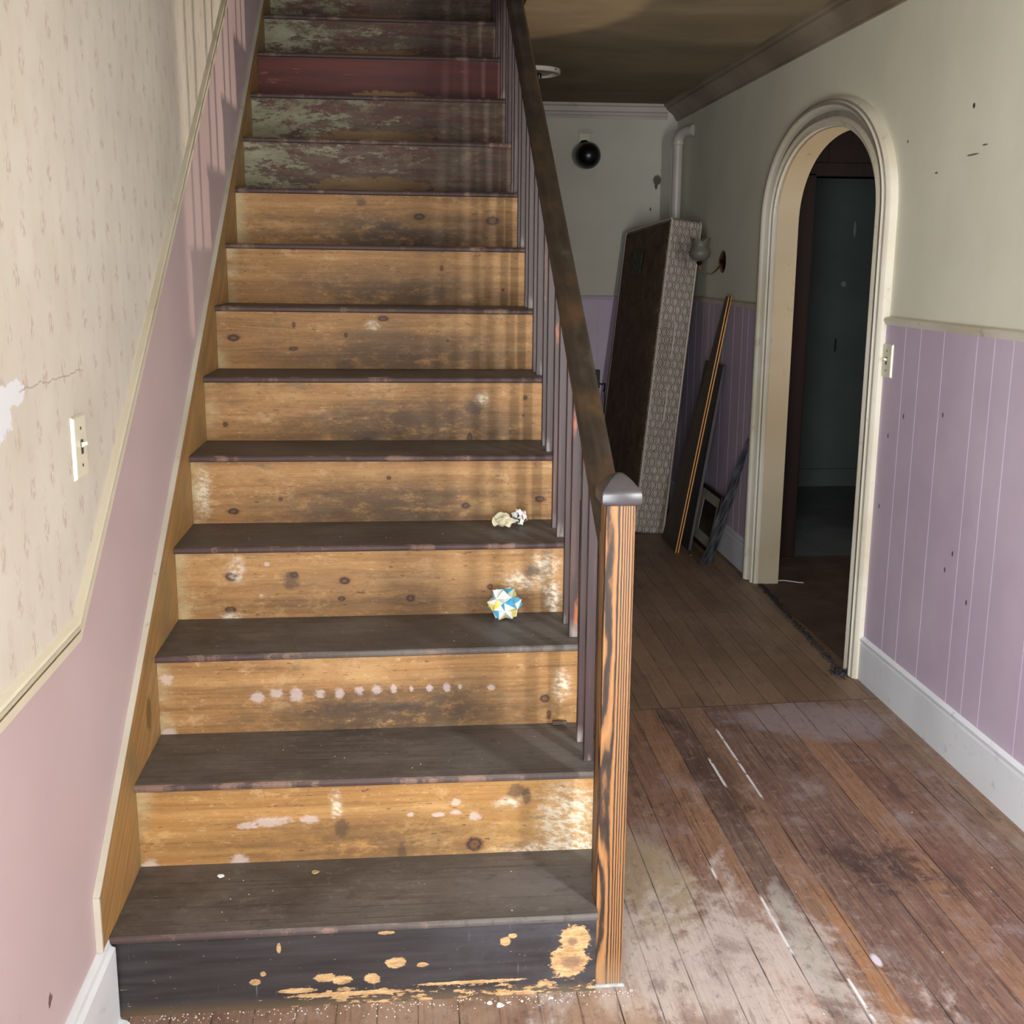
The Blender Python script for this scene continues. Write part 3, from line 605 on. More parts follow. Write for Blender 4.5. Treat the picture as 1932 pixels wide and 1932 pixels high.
for n in range(1, 17):
    yl, yr = YLp[n-1], YRp[n-1]
    bl_ = 0 if n == 1 else ZLp[n-2]; br_ = 0 if n == 1 else ZRp[n-2]
    zb0 = min(bl_, br_) - (0.0 if n == 1 else 0.012)
    hl, hr = ZLp[n-1]-0.016-zb0, ZRp[n-1]-0.016-zb0
    xe = XE-0.012 if n > 1 else 0.9535
    dy = (yr-yl)*xe/W0
    g = G().hexa([(0, 0, 0), (xe, dy, 0), (xe, dy+0.018, 0), (0, 0.018, 0), (0, 0, hl), (xe, dy, hr), (xe, dy+0.018, hr), (0, 0.018, hl)])
    o = g.make('riser', riser_mat(n, **KN[n]), ST); o.location = (0, yl, zb0)
    if n in LB: o['label'] = LB[n]
    # tread with a rounded nose; local y = 0 at the nose
    if n < 16:
        ny, nyr = YLp[n]+0.018, YRp[n]+0.018
    else: ny = nyr = 5.9
    e = 0.0175; t = 0.0165; xt = XE if n > 1 else 0.9535; zl, zr = ZLp[n-1], ZRp[n-1]
    y0l, y0r = yl-e, yl-e+((yr-yl)*xt/W0)
    prof = [(0.006, -t), (0.0015, -t*0.82), (0, -t*0.5), (0.0012, -t*0.2), (0.005, 0)]
    g = G(); secs = []
    for (X_, yo, z_, yb_) in ((0.0, 0.0, 0.0, ny-y0l), (xt, y0r-y0l, zr-zl, ny-y0l+(nyr-ny))):
        secs.append([(X_, yo+a, z_+b) for a, b in prof] + [(X_, yb_, z_), (X_, yb_, z_-t)])
    g.sweep(secs)
    if n == 1: g.box((0.9535, 0.0895-y0l, zr-zl-t), (XE, nyr-y0l, zr-zl))
    o = g.make('tread', M['tread'], ST, smooth=True); o.location = (0, y0l, zl)
# wall stringer with worn white top edge
SS, S0 = 0.691, 0.338   # z = S0 + SS*y at its top edge
def sz(y): return S0 + SS*y
g = G()
x0_, x1_ = XL+0.0004, -0.0005
g.hexa([(x0_, -0.055, 0.184), (x1_, -0.055, 0.184), (x1_, 0.03, 0.184), (x0_, 0.03, 0.184), (x0_, -0.055, sz(-0.055)-0.005), (x1_, -0.055, sz(-0.055)-0.005), (x1_, 0.03, sz(0.03)-0.005), (x0_, 0.03, sz(0.03)-0.005)])
g.hexa([(x0_, 0.03, 0.0), (x1_, 0.03, 0.0), (x1_, 4.0, sz(4.0)-0.42), (x0_, 4.0, sz(4.0)-0.42), (x0_, 0.03, sz(0.03)-0.005), (x1_, 0.03, sz(0.03)-0.005), (x1_, 4.0, sz(4.0)-0.005), (x0_, 4.0, sz(4.0)-0.005)])
sg_ = g.make('stringer', M['stringer'], ST)
g = extr([(XL+0.0004, -0.005), (0.001, -0.005), (0.001, 0.000), (XL+0.0004, 0.003)], (0, -0.060, sz(-0.060)), (0, 4.0, sz(4.0)), (1, 0, 0), (0, 0, 1))
g.hexa([(XL+0.0004, -0.062, 0.184), (0.001, -0.062, 0.184), (0.001, -0.0551, 0.184), (XL+0.0004, -0.0551, 0.184), (XL+0.0004, -0.062, sz(-0.06)), (0.001, -0.062, sz(-0.06)), (0.001, -0.0551, sz(-0.06)), (XL+0.0004, -0.0551, sz(-0.06))])
o = g.make('stringer_edge', trim_mat('worn_white_edge', (196, 188, 172), (172, 160, 142), 0.6, 20, (130, 110, 88)), sg_); o['label'] = 'worn white painted edge'
# outer side of the flight, down to the floor
g = G()
for n in range(1, 17):
    ya = YRp[n-1]+0.018 + (0.07 if n == 1 else 0); yb = (YRp[n]+0.018) if n < 16 else 5.09
    g.box((XE-0.028, ya, 0.0), (XE-0.012, yb, ZRp[n-1]-0.017))
g.make('side_panel', plain('side_panel_paint', (60, 44, 36), 0.6, 10), ST)

# ------------------------------------------------------------------ newel post
NW = tag(empty('newel_post', (0.9545, 0.026, 0)), 'square orange-grained newel post with a dark pyramid cap at the stair foot', 'newel post')
G().box((0, 0, 0), (0.0555, 0.062, 1.02)).make('post', M['newel'], NW, bevel=0.0015)
g = G(); a, b = -0.0115, 0.067
cx_, cy_ = 0.0278, 0.031; hx = 0.0385; hy = 0.042
rings = []
for (s, z_) in ((0.86, 1.016), (0.97, 1.018), (1.0, 1.024), (1.0, 1.036), (0.97, 1.043), (0.90, 1.047), (0.55, 1.062), (0.25, 1.071), (0.10, 1.0735)):
    rings.append([(cx_-hx*s, cy_-hy*s, z_), (cx_+hx*s, cy_-hy*s, z_), (cx_+hx*s, cy_+hy*s, z_), (cx_-hx*s, cy_+hy*s, z_)])
g.sweep(rings); o = g.make('cap', M['cap'], NW, bevel=0.002, smooth=True)
o['label'] = 'dark painted pyramid cap'
G().box((-0.006, -0.004, 0), (0.062, 0.064, 0.008)).make('foot_caulk', plain('grey_caulk', (150, 152, 152), 0.8, 20, 60), NW, bevel=0.003)

# ------------------------------------------------------------------ balustrade
BA = tag(empty('balustrade', (0.98, 0.09, 0.183)), 'dark stained balustrade with close square balusters and sloping handrail beside the stairs', 'balustrade')
bo = Vector((0.98, 0.09, 0.183))
RZ, RS, RT = 0.9055, 0.644, 0.062
proto = None; cnt = 0
for n in range(1, 17):
    for k, off in enumerate((0.042, 0.147)):
        if n == 1 and k == 0: continue
        yf = YRp[n-1] + (off if n > 1 else 0.137); zb = ZRp[n-1]
        if yf > 4.1: continue
        h = RZ + RS*yf - RT + 0.012 - zb
        g = G().hexa([(-0.0103, 0, 0), (0.0103, 0, 0), (0.0103, 0.021, 0), (-0.0103, 0.021, 0), (-0.0103, 0, h), (0.0103, 0, h), (0.0103, 0.021, h+0.0135), (-0.0103, 0.021, h+0.0135)])
        o = g.make('baluster', M['baluster'], BA, bevel=0.0015); o.location = Vector((0.9770, yf, zb)) - bo
def rail_ring(y):
    z = RZ + RS*y; x0, x1 = 0.9535, 1.0065
    return [(x0+0.004, y, z-RT), (x1-0.004, y, z-RT), (x1, y, z-RT+0.008), (x1, y, z-0.012), (x1-0.008, y, z-0.002), (x0+0.022, y, z+0.002), (x0+0.006, y, z-0.003), (x0, y, z-0.012), (x0, y, z-RT+0.008)]
g = G().sweep([[tuple(Vector(v)-bo) for v in rail_ring(y)] for y in (0.088, 0.6, 1.2, 2.0, 3.0, 4.3)])
g.make('handrail', M['rail'], BA, smooth=True)

# ------------------------------------------------------------------ paper ornaments
pw1 = plain('white_folded_paper', (232, 234, 228), 0.7, 6, 40); pb = plain('blue_folded_paper', (72, 168, 205), 0.7, 8, 40)
py_ = plain('yellow_folded_paper', (226, 204, 92), 0.7, 8, 40); pc = plain('pale_printed_paper', (214, 224, 206), 0.7, 8, 60)
pcr = plain('cream_folded_paper', (226, 218, 188), 0.75, 12, 50); pk = plain('pink_printed_paper', (226, 170, 176), 0.7, 12, 60); pbl = plain('black_printed_paper', (40, 40, 44), 0.6, 8, 60)
def icosa():
    ph = (1+5**0.5)/2; V = []
    for a in (-1, 1):
        for b in (-ph, ph): V += [(0, a, b), (a, b, 0), (b, 0, a)]
    V = [Vector(v).normalized() for v in V]
    Fs = []
    for i in range(12):
        for j in range(i+1, 12):
            for k in range(j+1, 12):
                if all(abs((V[p]-V[q]).length-1.0515) < 0.01 for p, q in ((i, j), (j, k), (i, k))): Fs.append((i, j, k))
    return V, Fs
def sonobe(name, R, tip, loc, mats, seed, rot=(0, 0, 0), squash=1.0, twist=0.0):
    rnd = random.Random(seed); V, Fs = icosa(); g = G(); Rm = Matrix.Rotation(rot[0], 3, 'X') @ Matrix.Rotation(rot[1], 3, 'Y') @ Matrix.Rotation(rot[2], 3, 'Z')
    for (i, j, k) in Fs:
        a, b, c_ = V[i], V[j], V[k]; top = (a+b+c_).normalized()*tip
        if rnd.random() < twist: top = top*rnd.uniform(0.8, 1.25)
        for p, q in ((a, b), (b, c_), (c_, a)):
            mid = (p*0.5+q*0.5)*1.0
            mm = (top + mid)/2
            g.cur = rnd.choice(mats[1]); g.add([Rm@(p*R), Rm@(mid*R), Rm@(top*R)], [(0, 1, 2)])
            g.cur = rnd.choice(mats[1]); g.add([Rm@(mid*R), Rm@(q*R), Rm@(top*R)], [(0, 1, 2)])
    g.v = [(x, y, z*squash) for x, y, z in g.v]
    zm = min(v[2] for v in g.v); g.v = [(x, y, z-zm) for x, y, z in g.v]
    o = g.make(name, mats[0], None); o.location = loc; return o
o = sonobe('origami_ball', 0.0370, 1.28, (0.823, 0.735, 0.5765), ([pw1, pb, py_, pc], [0, 0, 3, 1, 2, 3, 0]), 11, (0.35, 0.2, 0.5))
tag(o, 'large spiky folded paper ball in white, blue and yellow on the third stair tread', 'paper ball')
o = sonobe('origami_ball', 0.0190, 1.28, (0.882, 0.975, 0.7655), ([pw1, pk, pbl, pcr], [0, 0, 0, 3, 1, 2]), 5, (0.2, 0.4, 0.1))
tag(o, 'small folded paper ball in white with pink and black patches on the fourth stair tread', 'paper ball')
# crumpled cream flower: overlapping petals round a core
g = G(); rnd = random.Random(3)
V, Fs = icosa()
g.add([(v.x*0.016, v.y*0.016, v.z*0.014+0.018) for v in V], Fs)
for k in range(14):
    ph = k*2.39996; el = -0.35+1.5*(k/13.0); d = Vector((math.cos(ph)*math.cos(el), math.sin(ph)*math.cos(el), math.sin(el)))
    s_ = d.orthogonal().normalized(); t_ = d.cross(s_); L = rnd.uniform(0.021, 0.027); wd = 0.012
    c0 = Vector((0, 0, 0.018)); base = c0+d*0.010
    ps = [base+s_*wd*0.7, base-s_*wd*0.7, c0+d*L-s_*wd+t_*0.004, c0+d*(L+0.004), c0+d*L+s_*wd-t_*0.004, c0+d*(L*0.75)+t_*0.004]
    g.add(ps, [(0, 1, 5), (1, 2, 5), (2, 3, 5), (3, 4, 5), (4, 0, 5)])
g.add([(0.014, -0.008, 0.010), (0.018, 0.006, 0.030), (0.046, -0.004, 0.022), (0.010, 0.004, 0.014)], [(0, 1, 2), (0, 2, 3), (1, 3, 2)])
g.v = [(x, y, max(z, 0)) for x, y, z in g.v]
o = g.make('origami_flower', [pcr]); o.location = (0.832, 0.940, 0.7655)
tag(o, 'crumpled cream folded paper flower lying left of the small ball on the fourth tread', 'paper flower')

# ------------------------------------------------------------------ switches
M['plate'] = plain('ivory_switch_plastic', (226, 222, 200), 0.35, 4, 8, spec=0.5); M['screw'] = plain('dark_screw', (90, 86, 76), 0.4, 4, metal=0.6)
def switch(loc, nx, wy, hz, label):
    e = tag(empty('light_switch', loc), label, 'light switch')
    s = nx; g = G()
    g.hexa([(0, -wy/2, -hz/2), (0, wy/2, -hz/2), (0, wy/2, hz/2), (0, -wy/2, hz/2), (s*0.007, -wy/2+0.004, -hz/2+0.004), (s*0.007, wy/2-0.004, -hz/2+0.004), (s*0.007, wy/2-0.004, hz/2-0.004), (s*0.007, -wy/2+0.004, hz/2-0.004)])
    e = g.make('switch_plate', M['plate'], e, bevel=0.0015)
    G().box((min(s*0.0068, s*0.0085), -0.006, -0.013), (max(s*0.0068, s*0.0085), 0.006, 0.013)).make('toggle_slot', M['screw'], e)
    G().hexa([(s*0.007, -0.0045, -0.002), (s*0.007, 0.0045, -0.002), (s*0.007, 0.0045, 0.008), (s*0.007, -0.0045, 0.008), (s*0.019, -0.0038, 0.004), (s*0.019, 0.0038, 0.004), (s*0.018, 0.0038, 0.010), (s*0.018, -0.0038, 0.010)]).make('toggle', M['plate'], e, bevel=0.0008)
    for zz in (-hz*0.29, hz*0.29):
        G().lathe([(0.0001, s*0), (0.003, 0), (0.003, 0.0012), (0.0001, 0.0016)], (s*0.0068, 0, zz), (s, 0, 0), 12).make('screw', M['screw'], e)
switch((XR-0.0092, 1.733, 1.150), -1, 0.078, 0.114, 'ivory light switch on the lilac boards right of the arched doorway')
switch((XL+0.0003, 0.052, 1.130), 1, 0.082, 0.116, 'ivory light switch on the floral wallpaper left of the stairs')

# ------------------------------------------------------------------ hall end things
# mattress
MT = frame((1.825, 4.10, 0.008), (0.19, 0.165, 1.71), (-0.11, 0.75, 0.0))
ME = tag(empty('mattress', mat=MT), 'stained quilted mattress standing on end, leaning against the right wall at the hall end', 'mattress')
m = Mat('quilted_mattress_ticking'); u_ = m.x/0.043; v_ = m.z*(2*math.pi/0.084)
sv = v_.sin()*0.25
fa = ((u_ - sv + 10.0).fr()-0.5).ab(); fb = ((u_ + sv + 10.5).fr()-0.5).ab()
line = fa.mx(fb); ln_ = line.ss(0.42, 0.49)
n = m.noise(m.co, 7, 6, 0.7); n2 = m.noise(m.co, 40, 4, 0.7)
c = m.ramp(n, [(0.3, (150, 138, 126)), (0.7, (190, 178, 166))]); c = m.mix(ln_*0.85, c, (222, 212, 200)); c = m.mix(line.ss(0.28, 0.42)*(1.0-ln_)*0.85, c, (84, 72, 62))
c = m.mix(n2.ss(0.62, 0.70)*n.ss(0.4, 0.6)*0.8, c, (92, 74, 58))
M['quilt'] = m.out(c, 0.8, (1.0-line.ss(0.1, 0.5))+ln_*0.3, 0.8, 0.008, spec=0.2)
m = Mat('brown_stained_mattress_face'); n = m.noise(m.vec(m.x, m.y*9, m.z*9), 1, 6, 0.7, 1.0); n2 = m.noise(m.vec(m.x, m.y*60, m.z*12), 1, 4, 0.6)
c = m.ramp(n, [(0.3, (72, 56, 42)), (0.7, (112, 92, 70))]); c = m.mix(n2.ss(0.5, 0.7)*0.4, c, (120, 98, 74)); c = m.mix((n2*n).ss(0.34, 0.42)*m.y.ss(0.16, 0.0)*0.8, c, (176, 158, 132))
M['mface'] = m.out(c, 0.8, n+n2, 0.5, 0.004, spec=0.2)
M['piping'] = plain('mattress_piping_cloth', (196, 184, 168), 0.7, 10, 40)
L_, T_, Wd = 1.725, 0.178, 0.74
g = G(); NZ, NY, NX = 36, 14, 6
def mpt(i, j, k):
    x_, y_, z_ = T_*i/NX, Wd*j/NY, L_*k/NZ
    return x_, y_, z_
def face_grid(fn, nu, nv, mi):
    g.cur = mi; vs = [fn(a/nu, b/nv) for a in range(nu+1) for b in range(nv+1)]
    g.add(vs, [(a*(nv+1)+b, (a+1)*(nv+1)+b, (a+1)*(nv+1)+b+1, a*(nv+1)+b+1) for a in range(nu) for b in range(nv)])
def bulge(a, b): return math.sin(math.pi*a)**0.5*math.sin(math.pi*b)**0.5 if 0 < a < 1 and 0 < b < 1 else 0
rn = random.Random(2)
face_grid(lambda a, b: (T_*a, -0.010*bulge(a, b), L_*b), 8, 40, 0)
face_grid(lambda a, b: (T_*a, Wd+0.010*bulge(a, b), L_*b), 8, 40, 0)
face_grid(lambda a, b: (T_*a, Wd*b, L_+0.012*bulge(a, b)), 8, 12, 0)
face_grid(lambda a, b: (T_*a, Wd*b, 0), 8, 12, 0)
face_grid(lambda a, b: (-0.014*bulge(a, b)+rn.uniform(-0.002, 0.002)*bulge(a, b), Wd*a, L_*b), 12, 40, 1)
face_grid(lambda a, b: (T_+0.010*bulge(a, b), Wd*a, L_*b), 12, 40, 1)
ME = g.make('body', [M['quilt'], M['mface']], ME, bevel=0.020, smooth=True, seg=3)
for xx in (0.004, T_-0.004):
    c_ = [(xx, 0.004, 0.012), (xx, 0.004, L_-0.014), (xx, 0.014, L_-0.002), (xx, Wd-0.014, L_-0.002), (xx, Wd-0.004, L_-0.014), (xx, Wd-0.004, 0.012), (xx, Wd-0.014, 0.004), (xx, 0.014, 0.004), (xx, 0.004, 0.012)]
    G().tube(c_, 0.0062, 8).make('piping', M['piping'], ME, smooth=True)
for zz in (0.98, 0.62):      # side handles
    G().tube([(0.085, -0.008, zz), (0.085, -0.018, zz+0.02), (0.085, -0.022, zz+0.10), (0.085, -0.018, zz+0.18), (0.085, -0.008, zz+0.20)], 0.005, 8).make('handle', M['piping'], ME, smooth=True)
m = Mat('dark_printed_label'); n = m.noise(m.vec(m.x, m.y*50, m.z*30), 1, 3); c = m.ramp(n, [(0.45, (22, 24, 24)), (0.6, (74, 74, 66))]); ml = m.out(c, 0.6)
lab = G().box((-0.019, 0.36, 1.44), (-0.013, 0.50, 1.585)).make('label_patch', ml, ME, bevel=0.002); lab['label'] = 'dark printed label'

# stove pipe in the corner
PP = tag(empty('vent_pipe', (2.150, 4.78, 0)), 'white vertical vent pipe with a top elbow in the corner behind the mattress', 'pipe')
pm = plain('painted_pipe_metal', (186, 178, 168), 0.35, 8, 5, spec=0.5)
G().tube([(0, 0, 0.0), (0, 0, 0.7), (0, 0, 2.150)], 0.029, 24).make('pipe_run', pm, PP, smooth=True)
pts = []
for k in range(9):
    t = math.radians(90*k/8); pts.append((0.052*(1-math.cos(t))*0.7, -0.072*(1-math.cos(t)), 2.150+0.062*math.sin(t)))
pts.append((0.062, -0.115, 2.212))
G().tube(pts, 0.030, 20).make('elbow', pm, PP, smooth=True)
G().lathe([(0.0305, -0.012), (0.034, -0.010), (0.034, 0.010), (0.0305, 0.012)], (0, 0, 2.150), (0, 0, 1), 24).make('pipe_collar', pm, PP, smooth=True)
# globe lamp on the back wall
BL = tag(empty('wall_lamp', (1.650, YB-0.0005, 2.195)), 'black round globe hanging under a small metal plate high on the back wall', 'wall lamp')
G().box((-0.032, -0.006, -0.035), (0.032, 0, 0.035)).make('mounting_plate', plain('dull_metal_plate', (150, 150, 128), 0.4, 8, 10, metal=0.3), BL, bevel=0.001)
blk = plain('gloss_black', (12, 12, 13), 0.28, 3, 5, spec=0.5)
G().lathe([(0.001, -0.004), (0.030, 0), (0.034, 0.02), (0.026, 0.045), (0.001, 0.05)], (0, -0.010, -0.018), (0.0, -0.4, -1), 6).make('neck', blk, BL)
pr = [(0.0772*math.sin(math.pi*k/18)+0.0002, -0.0772*math.cos(math.pi*k/18)) for k in range(19)]
G().lathe(pr, (0.010, -0.088, -0.100), (0, -0.6, -1), 36).make('globe', blk, BL, smooth=True)
# gutted ceiling light
CLt = tag(empty('ceiling_light', (1.215, 3.93, ZC)), 'round ceiling light with a white rim and bare sockets, its glass missing', 'ceiling light')
G().lathe([(0.120, 0.0), (0.137, -0.001), (0.137, -0.020), (0.131, -0.022), (0.127, -0.004), (0.127, -0.002)], (0, 0, 0), (0, 0, 1), 48, caps=False).make('rim', plain('white_enamel', (222, 212, 196), 0.3, 4), CLt, smooth=True)
pan_ = G().lathe([(0.0005, -0.026), (0.05, -0.026), (0.085, -0.020), (0.126, -0.004), (0.126, -0.001), (0.0005, -0.001)], (0, 0, 0), (0, 0, 1), 40).make('pan', plain('tarnished_pan', (120, 112, 98), 0.25, 12, 10, metal=0.8), CLt, smooth=True)
for sx in (-0.045, 0.03):
    G().lathe([(0.0005, -0.045), (0.012, -0.045), (0.014, -0.026), (0.016, -0.020), (0.0005, -0.020)], (sx, -0.01, 0), (0, 0, 1), 16).make('bulb_socket', blk, pan_, smooth=True)
G().lathe([(0.0005, 0), (0.004, 0), (0.004, 0.004), (0.0005, 0.005)], (0.1, -0.094, -0.010), (0.7, -0.7, 0), 10).make('thumb_screw', blk, CLt)
# brass sconce with glass shade
SN = tag(empty('wall_sconce', (XR-0.0005, 3.93, 1.482)), 'brass wall sconce with a frosted tulip glass shade beside the arch', 'wall sconce')
br = plain('aged_brass', (112, 82, 46), 0.28, 12, 12, metal=1.0)
G().lathe([(0.0005, 0.020), (0.010, 0.020), (0.020, 0.014), (0.040, 0.010), (0.056, 0.003), (0.058, 0)], (0, 0, 0), (-1, 0, 0), 36).make('backplate', br, SN, smooth=True)
G().tube([(-0.015, 0, -0.02), (-0.035, -0.005, -0.045), (-0.06, -0.005, -0.062), (-0.095, 0, -0.058), (-0.118, 0, -0.038), (-0.124, 0, -0.015)], 0.004, 10).make('arm', br, SN, smooth=True)
G().lathe([(0.0005, -0.022), (0.006, -0.022), (0.014, -0.014), (0.018, -0.002), (0.0005, 0.0)], (-0.124, 0, 0.002), (0, 0, 1), 24).make('shade_holder', br, SN, smooth=True)
m = Mat('frosted_glass'); m.bs.inputs['Transmission Weight'].default_value = 0.6; m.bs.inputs['IOR'].default_value = 1.45
gl = m.out((150, 146, 130), 0.45)
def wav(r, h, t):
    f = max(0, (h-0.070)/0.040); return r*(1+0.10*f*math.sin(6*t)), h + 0.010*f*math.sin(6*t)
G().lathe([(0.016, 0.0), (0.034, 0.004), (0.050, 0.020), (0.056, 0.038), (0.050, 0.056), (0.040, 0.072), (0.040, 0.086), (0.050, 0.108), (0.0475, 0.108), (0.0375, 0.086), (0.0375, 0.072), (0.047, 0.056), (0.053, 0.038), (0.047, 0.021), (0.033, 0.007), (0.014, 0.004)], (-0.124, 0, 0.003), (0, 0, 1), 48, wav, caps=False).make('glass_shade', gl, SN, smooth=True)
# bracket with hanging cord
HB = tag(empty('wall_bracket', (1.760, YB-0.0095, 0.74)), 'black bracket with a dangling cord on the lilac back wall beside the handrail', 'bracket')
bk = plain('matt_black_plastic', (22, 20, 20), 0.5, 4)
G().box((-0.028, -0.022, -0.03), (0.014, 0, 0.085)).make('bracket_body', bk, HB, bevel=0.004)
G().tube([(0.006, -0.012, 0.0), (0.03, -0.02, -0.005), (0.045, -0.02, 0.002), (0.047, -0.018, -0.03), (0.040, -0.016, -0.05)], 0.005, 8).make('hook', bk, HB, smooth=True)
G().tube([(0.044, -0.012, 0.0), (0.048, -0.012, -0.08), (0.047, -0.010, -0.2), (0.052, -0.008, -0.32), (0.05, -0.008, -0.5)], 0.0028, 8).make('cord', bk, HB, smooth=True)

# leaning boards
def wood_plain(name, a, b):
    m = Mat(name); n = m.noise(m.vec(m.x*30, m.y*30, m.z*2), 1, 4, 0.6); n2 = m.noise(m.co, 5, 4)
    c = m.ramp(n*0.6+n2*0.4, [(0.3, a), (0.7, b)]); return m.out(c, 0.6, n, 0.15, 0.001)
M['boardface'] = wood_plain('dusty_brown_board_face', (74, 62, 50), (104, 88, 72)); M['boardedge'] = wood_plain('raw_orange_board_edge', (200, 136, 72), (232, 170, 104))
M['darkpanel'] = wood_plain('dark_grey_panel', (58, 54, 52), (82, 78, 74))
def slab(name, origin, top, t, w0, w1, label, cat, face, edge=None, group=None, back=(0, 1, 0)):
    L = (Vector(top)-Vector(origin)).length
    o = G(); o.hexa([(0, 0, 0), (t, 0, 0), (t, w0, 0), (0, w0, 0), (0, 0, L), (t, 0, L), (t, w1, L), (0, w1, L)])
    if edge: o.mi[2] = 1      # the narrow side that faces the front door
    ob = o.make(name, [face, edge or face]); ob.matrix_world = frame(origin, Vector(top)-Vector(origin), back)
    tag(ob, label, cat, group); return ob
slab('leaning_board', (1.959, 3.668, 0.001), (2.180, 3.668, 1.312), 0.0055, 0.33, 0.05, 'long brown board with an orange raw edge leaning on the wall, nearest the mattress', 'board', M['boardface'], M['boardedge'])
slab('leaning_board', (1.971, 3.664, 0.001), (2.192, 3.664, 1.312), 0.0055, 0.30, 0.05, 'matching brown board with an orange raw edge, directly against the first on its wall side', 'board', M['boardface'], M['boardedge'])
slab('wall_panel', (2.035, 3.70, 0.001), (2.178, 3.70, 0.965), 0.014, 0.40, 0.36, 'dark grey panel leaning low on the wall behind the two orange-edged boards', 'panel', M['darkpanel'])
ob = slab('wood_scrap', (2.06, 3.80, 0.004), (2.02, 3.60, 0.008), 0.012, 0.008, 0.008, 'small splinter of wood on the floor beside the leaning boards', 'wood scrap', M['boardface'], back=(1, 0, 0))

g = G().hexa([(0, 0, 0), (0.034, 0.003, 0), (0.034, 0.012, 0), (0, 0.010, 0), (0, 0, 0.010), (0.034, 0.003, 0.008), (0.034, 0.012, 0.008), (0, 0.010, 0.010)])
ob = g.make('wood_scrap', M['boardface'], bevel=0.001); ob.location = (0.922, 0.512, 0.3765); tag(ob, 'small dark wedge of wood on the second tread against the riser beside the balusters', 'wood scrap')
# framed picture
PF = tag(empty('framed_picture', mat=frame((2.135, 3.60, 0.001), (0.052, 0, 0.30), (0, 1, 0))), 'dark framed picture with a pale mat leaning on the wall behind the dark metal strips', 'framed picture')
fm = plain('dark_red_brown_frame', (58, 32, 28), 0.4, 8, 12)
w_, h_ = 0.40, 0.31; b_ = 0.018
g = G(); g.box((-0.014, 0, 0), (0, w_, b_)); g.box((-0.014, 0, h_-b_), (0, w_, h_)); g.box((-0.014, 0, b_), (0, b_, h_-b_)); g.box((-0.014, w_-b_, b_), (0, w_, h_-b_)); g.make('frame', fm, PF)
g = G(); i0 = b_; i1 = 0.072
g.box((-0.007, i0, i0), (-0.003, w_-i0, i1)); g.box((-0.007, i0, h_-i1), (-0.003, w_-i0, h_-i0)); g.box((-0.007, i0, i1), (-0.003, i1, h_-i1)); g.box((-0.007, w_-i1, i1), (-0.003, w_-i0, h_-i1)); g.make('mat_board', plain('grey_cream_mat', (196, 188, 170), 0.7, 8), PF)
m = Mat('dim_print'); n = m.noise(m.co, 9, 4); c = m.ramp(m.z*2.2+n*0.4, [(0.35, (104, 98, 84)), (0.6, (60, 52, 44))]); G().box((-0.005, i1-0.004, i1-0.004), (-0.001, w_-i1+0.004, h_-i1+0.004)).make('picture_print', m.out(c, 0.5), PF)

# bundle of dark twisted strips
sm = plain('dark_blue_grey_metal', (74, 76, 80), 0.42, 14, 14, metal=0.35)
proto = None
spots = [((2.030, 3.415, 0.005), (2.190, 3.262, 0.640), 0.3), ((2.048, 3.42, 0.005), (2.188, 3.275, 0.600), 1.2), ((2.066, 3.43, 0.005), (2.192, 3.25, 0.66), 2.0), ((2.083, 3.445, 0.005), (2.186, 3.29, 0.57), 2.7), ((2.100, 3.455, 0.005), (2.184, 3.30, 0.52), 3.7), ((2.055, 3.45, 0.012), (2.172, 3.292, 0.50), 4.6)]
def strip(proto, a, b, ph, L0=0.66):
    A, B = Vector(a), Vector(b); mtx = frame(a, B-A, (0, 1, 0)) @ Matrix.Rotation(ph, 4, 'Z'); s_ = (B-A).length/L0
    return mtx @ Matrix.Diagonal((1, 1, s_, 1))
g = G(); secs = []
for k in range(41):
    t = k/40; an = t*7.5; z_ = 0.66*t; cx2, cy2 = 0.004*math.sin(t*11), 0.003*math.cos(t*9)
    ca, sa = math.cos(an), math.sin(an); wq, tq = 0.0085, 0.0022
    secs.append([(cx2+ca*sx*wq-sa*sy*tq, cy2+sa*sx*wq+ca*sy*tq, z_) for sx, sy in ((-1, -1), (1, -1), (1, 1), (-1, 1))])
g.sweep(secs); proto = g.make('metal_strip', sm, smooth=True)
for i, (a, b, ph) in enumerate(spots):
    o = proto if i == 0 else proto.copy()
    if i: COL.objects.link(o)
    o.matrix_world = strip(proto, a, b, ph)
    tag(o, 'thin dark twisted metal strip in the bundle leaning beside the arch casing', 'metal strip', 'dark strips leaning beside the arch casing')
G().tube([(2.298, 3.09, 0.004), (2.34, 3.06, 0.012), (2.37, 3.07, 0.006), (2.40, 3.03, 0.010), (2.43, 3.045, 0.004)], 0.0028, 6).make('string', plain('white_string', (214, 208, 196), 0.8, 8), None, smooth=True)
tag(bpy.data.objects['string'], 'short piece of white string on the floor just inside the arched doorway', 'string')

# ------------------------------------------------------------------ crumbs
# black fluff torn along the threshold
rnd = random.Random(9); g = G()
for k in range(950):
    t = rnd.random()**0.9; y_ = 1.83+1.40*t; x_ = 2.158+0.072*t+rnd.gauss(0, 0.008)
    if k > 800: x_, y_ = 2.155+rnd.gauss(0, 0.02), 1.83+rnd.gauss(0, 0.022)
    s_ = rnd.uniform(0.003, 0.010); a = rnd.uniform(0, 6.28); hgt = rnd.uniform(0.001, 0.006 if k < 800 else 0.014)
    dx, dy_ = math.cos(a)*s_, math.sin(a)*s_*1.6
    g.add([(x_-dx, y_-dy_, 0.0006), (x_+dy_*0.3, y_-dx*0.3, 0.0006), (x_+dx, y_+dy_, 0.001), (x_, y_, hgt)], [(0, 1, 3), (1, 2, 3), (2, 0, 3)])
o = g.make('carpet_fluff', plain('black_carpet_fluff', (52, 50, 54), 0.95, 14, 60))
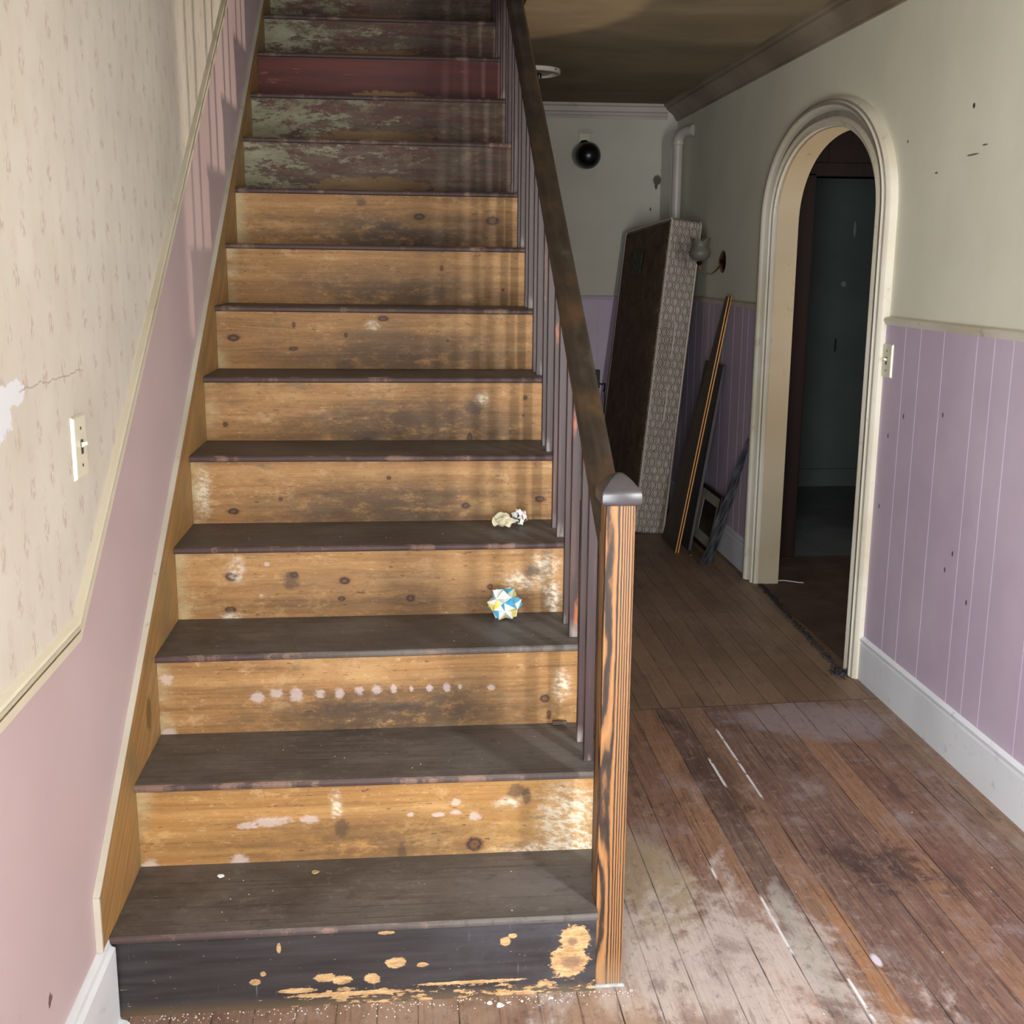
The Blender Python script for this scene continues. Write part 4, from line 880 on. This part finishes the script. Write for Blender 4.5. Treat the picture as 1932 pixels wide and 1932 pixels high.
tag(o, 'ragged line of dark carpet fluff along the threshold of the arched doorway', 'fluff', None, 'stuff')
# dust and grit along the foot of the first riser
g = G()
for k in range(420):
    x_ = rnd.uniform(0.0, 1.03); y_ = -abs(rnd.gauss(0, 0.02))+0.002+0.012*x_; s_ = rnd.uniform(0.0006, 0.0022)
    if rnd.random() < 0.15: x_, y_ = rnd.uniform(0.05, 2.1), rnd.uniform(-0.3, 1.4); 
    g.add([(x_-s_, y_-s_, 0.0004), (x_+s_, y_-s_, 0.0004), (x_, y_+s_*1.4, 0.0004), (x_, y_, s_*1.3)], [(0, 1, 3), (1, 2, 3), (2, 0, 3)])
for n in range(1, 5):
    for k in range(16):
        x_ = rnd.uniform(0.05, 0.94); y_ = YLp[n-1]+rnd.uniform(0.02, 0.24); z_ = ZLp[n-1]+(ZRp[n-1]-ZLp[n-1])*x_/W0+0.0003; s_ = rnd.uniform(0.0006, 0.0016)
        g.add([(x_-s_, y_-s_, z_), (x_+s_, y_-s_, z_), (x_, y_+s_*1.4, z_), (x_, y_, z_+s_)], [(0, 1, 3), (1, 2, 3), (2, 0, 3)])
tag(g.make('plaster_grit', plain('plaster_grit', (196, 190, 180), 0.9, 20, 60)), 'scattered specks of pale plaster grit on the floor and lower treads', 'grit', None, 'stuff')
fl_ = plain('white_paint_flake', (224, 230, 230), 0.6, 8, 40)
flakes = [((0.0115, -0.02, 0.0), 0.018, 'large white paint flake on the floor at the left foot of the stairs'),
          ((0.735, -0.010, 0.0), 0.008, None), ((0.755, -0.018, 0.0), 0.009, None), ((0.772, -0.012, 0.0), 0.006, None), ((0.86, -0.004, 0.0), 0.006, None), ((0.80, -0.01, 0), 0.004, None),
          ((0.178, 0.205, 0.1835), 0.008, 'white paint flake on the lowest tread, left of the middle'), ((0.375, 0.205, 0.1835), 0.011, 'yellowish paint flake on the lowest tread near its middle')]
for i, (loc, s_, lb) in enumerate(flakes):
    g = G(); n_ = 7; r_ = random.Random(i+20)
    ring = [(math.cos(2*math.pi*k/n_)*s_*r_.uniform(0.6, 1.1), math.sin(2*math.pi*k/n_)*s_*r_.uniform(0.5, 1.0), r_.uniform(0.0006, 0.003)) for k in range(n_)]
    up_ = [(a*0.9, b*0.9, c_+0.0012) for a, b, c_ in ring]
    g.sweep([ring, up_]); o = g.make('paint_flake', fl_ if i != 7 else plain('ochre_flake', (176, 156, 110), 0.8, 10)); o.location = loc
    if lb: tag(o, lb, 'paint flake')
    else: tag(o, 'white paint flake in the cluster at the foot of the black riser near the newel', 'paint flake', 'white paint flakes at the foot of the first riser')
bpy.context.view_layer.update()
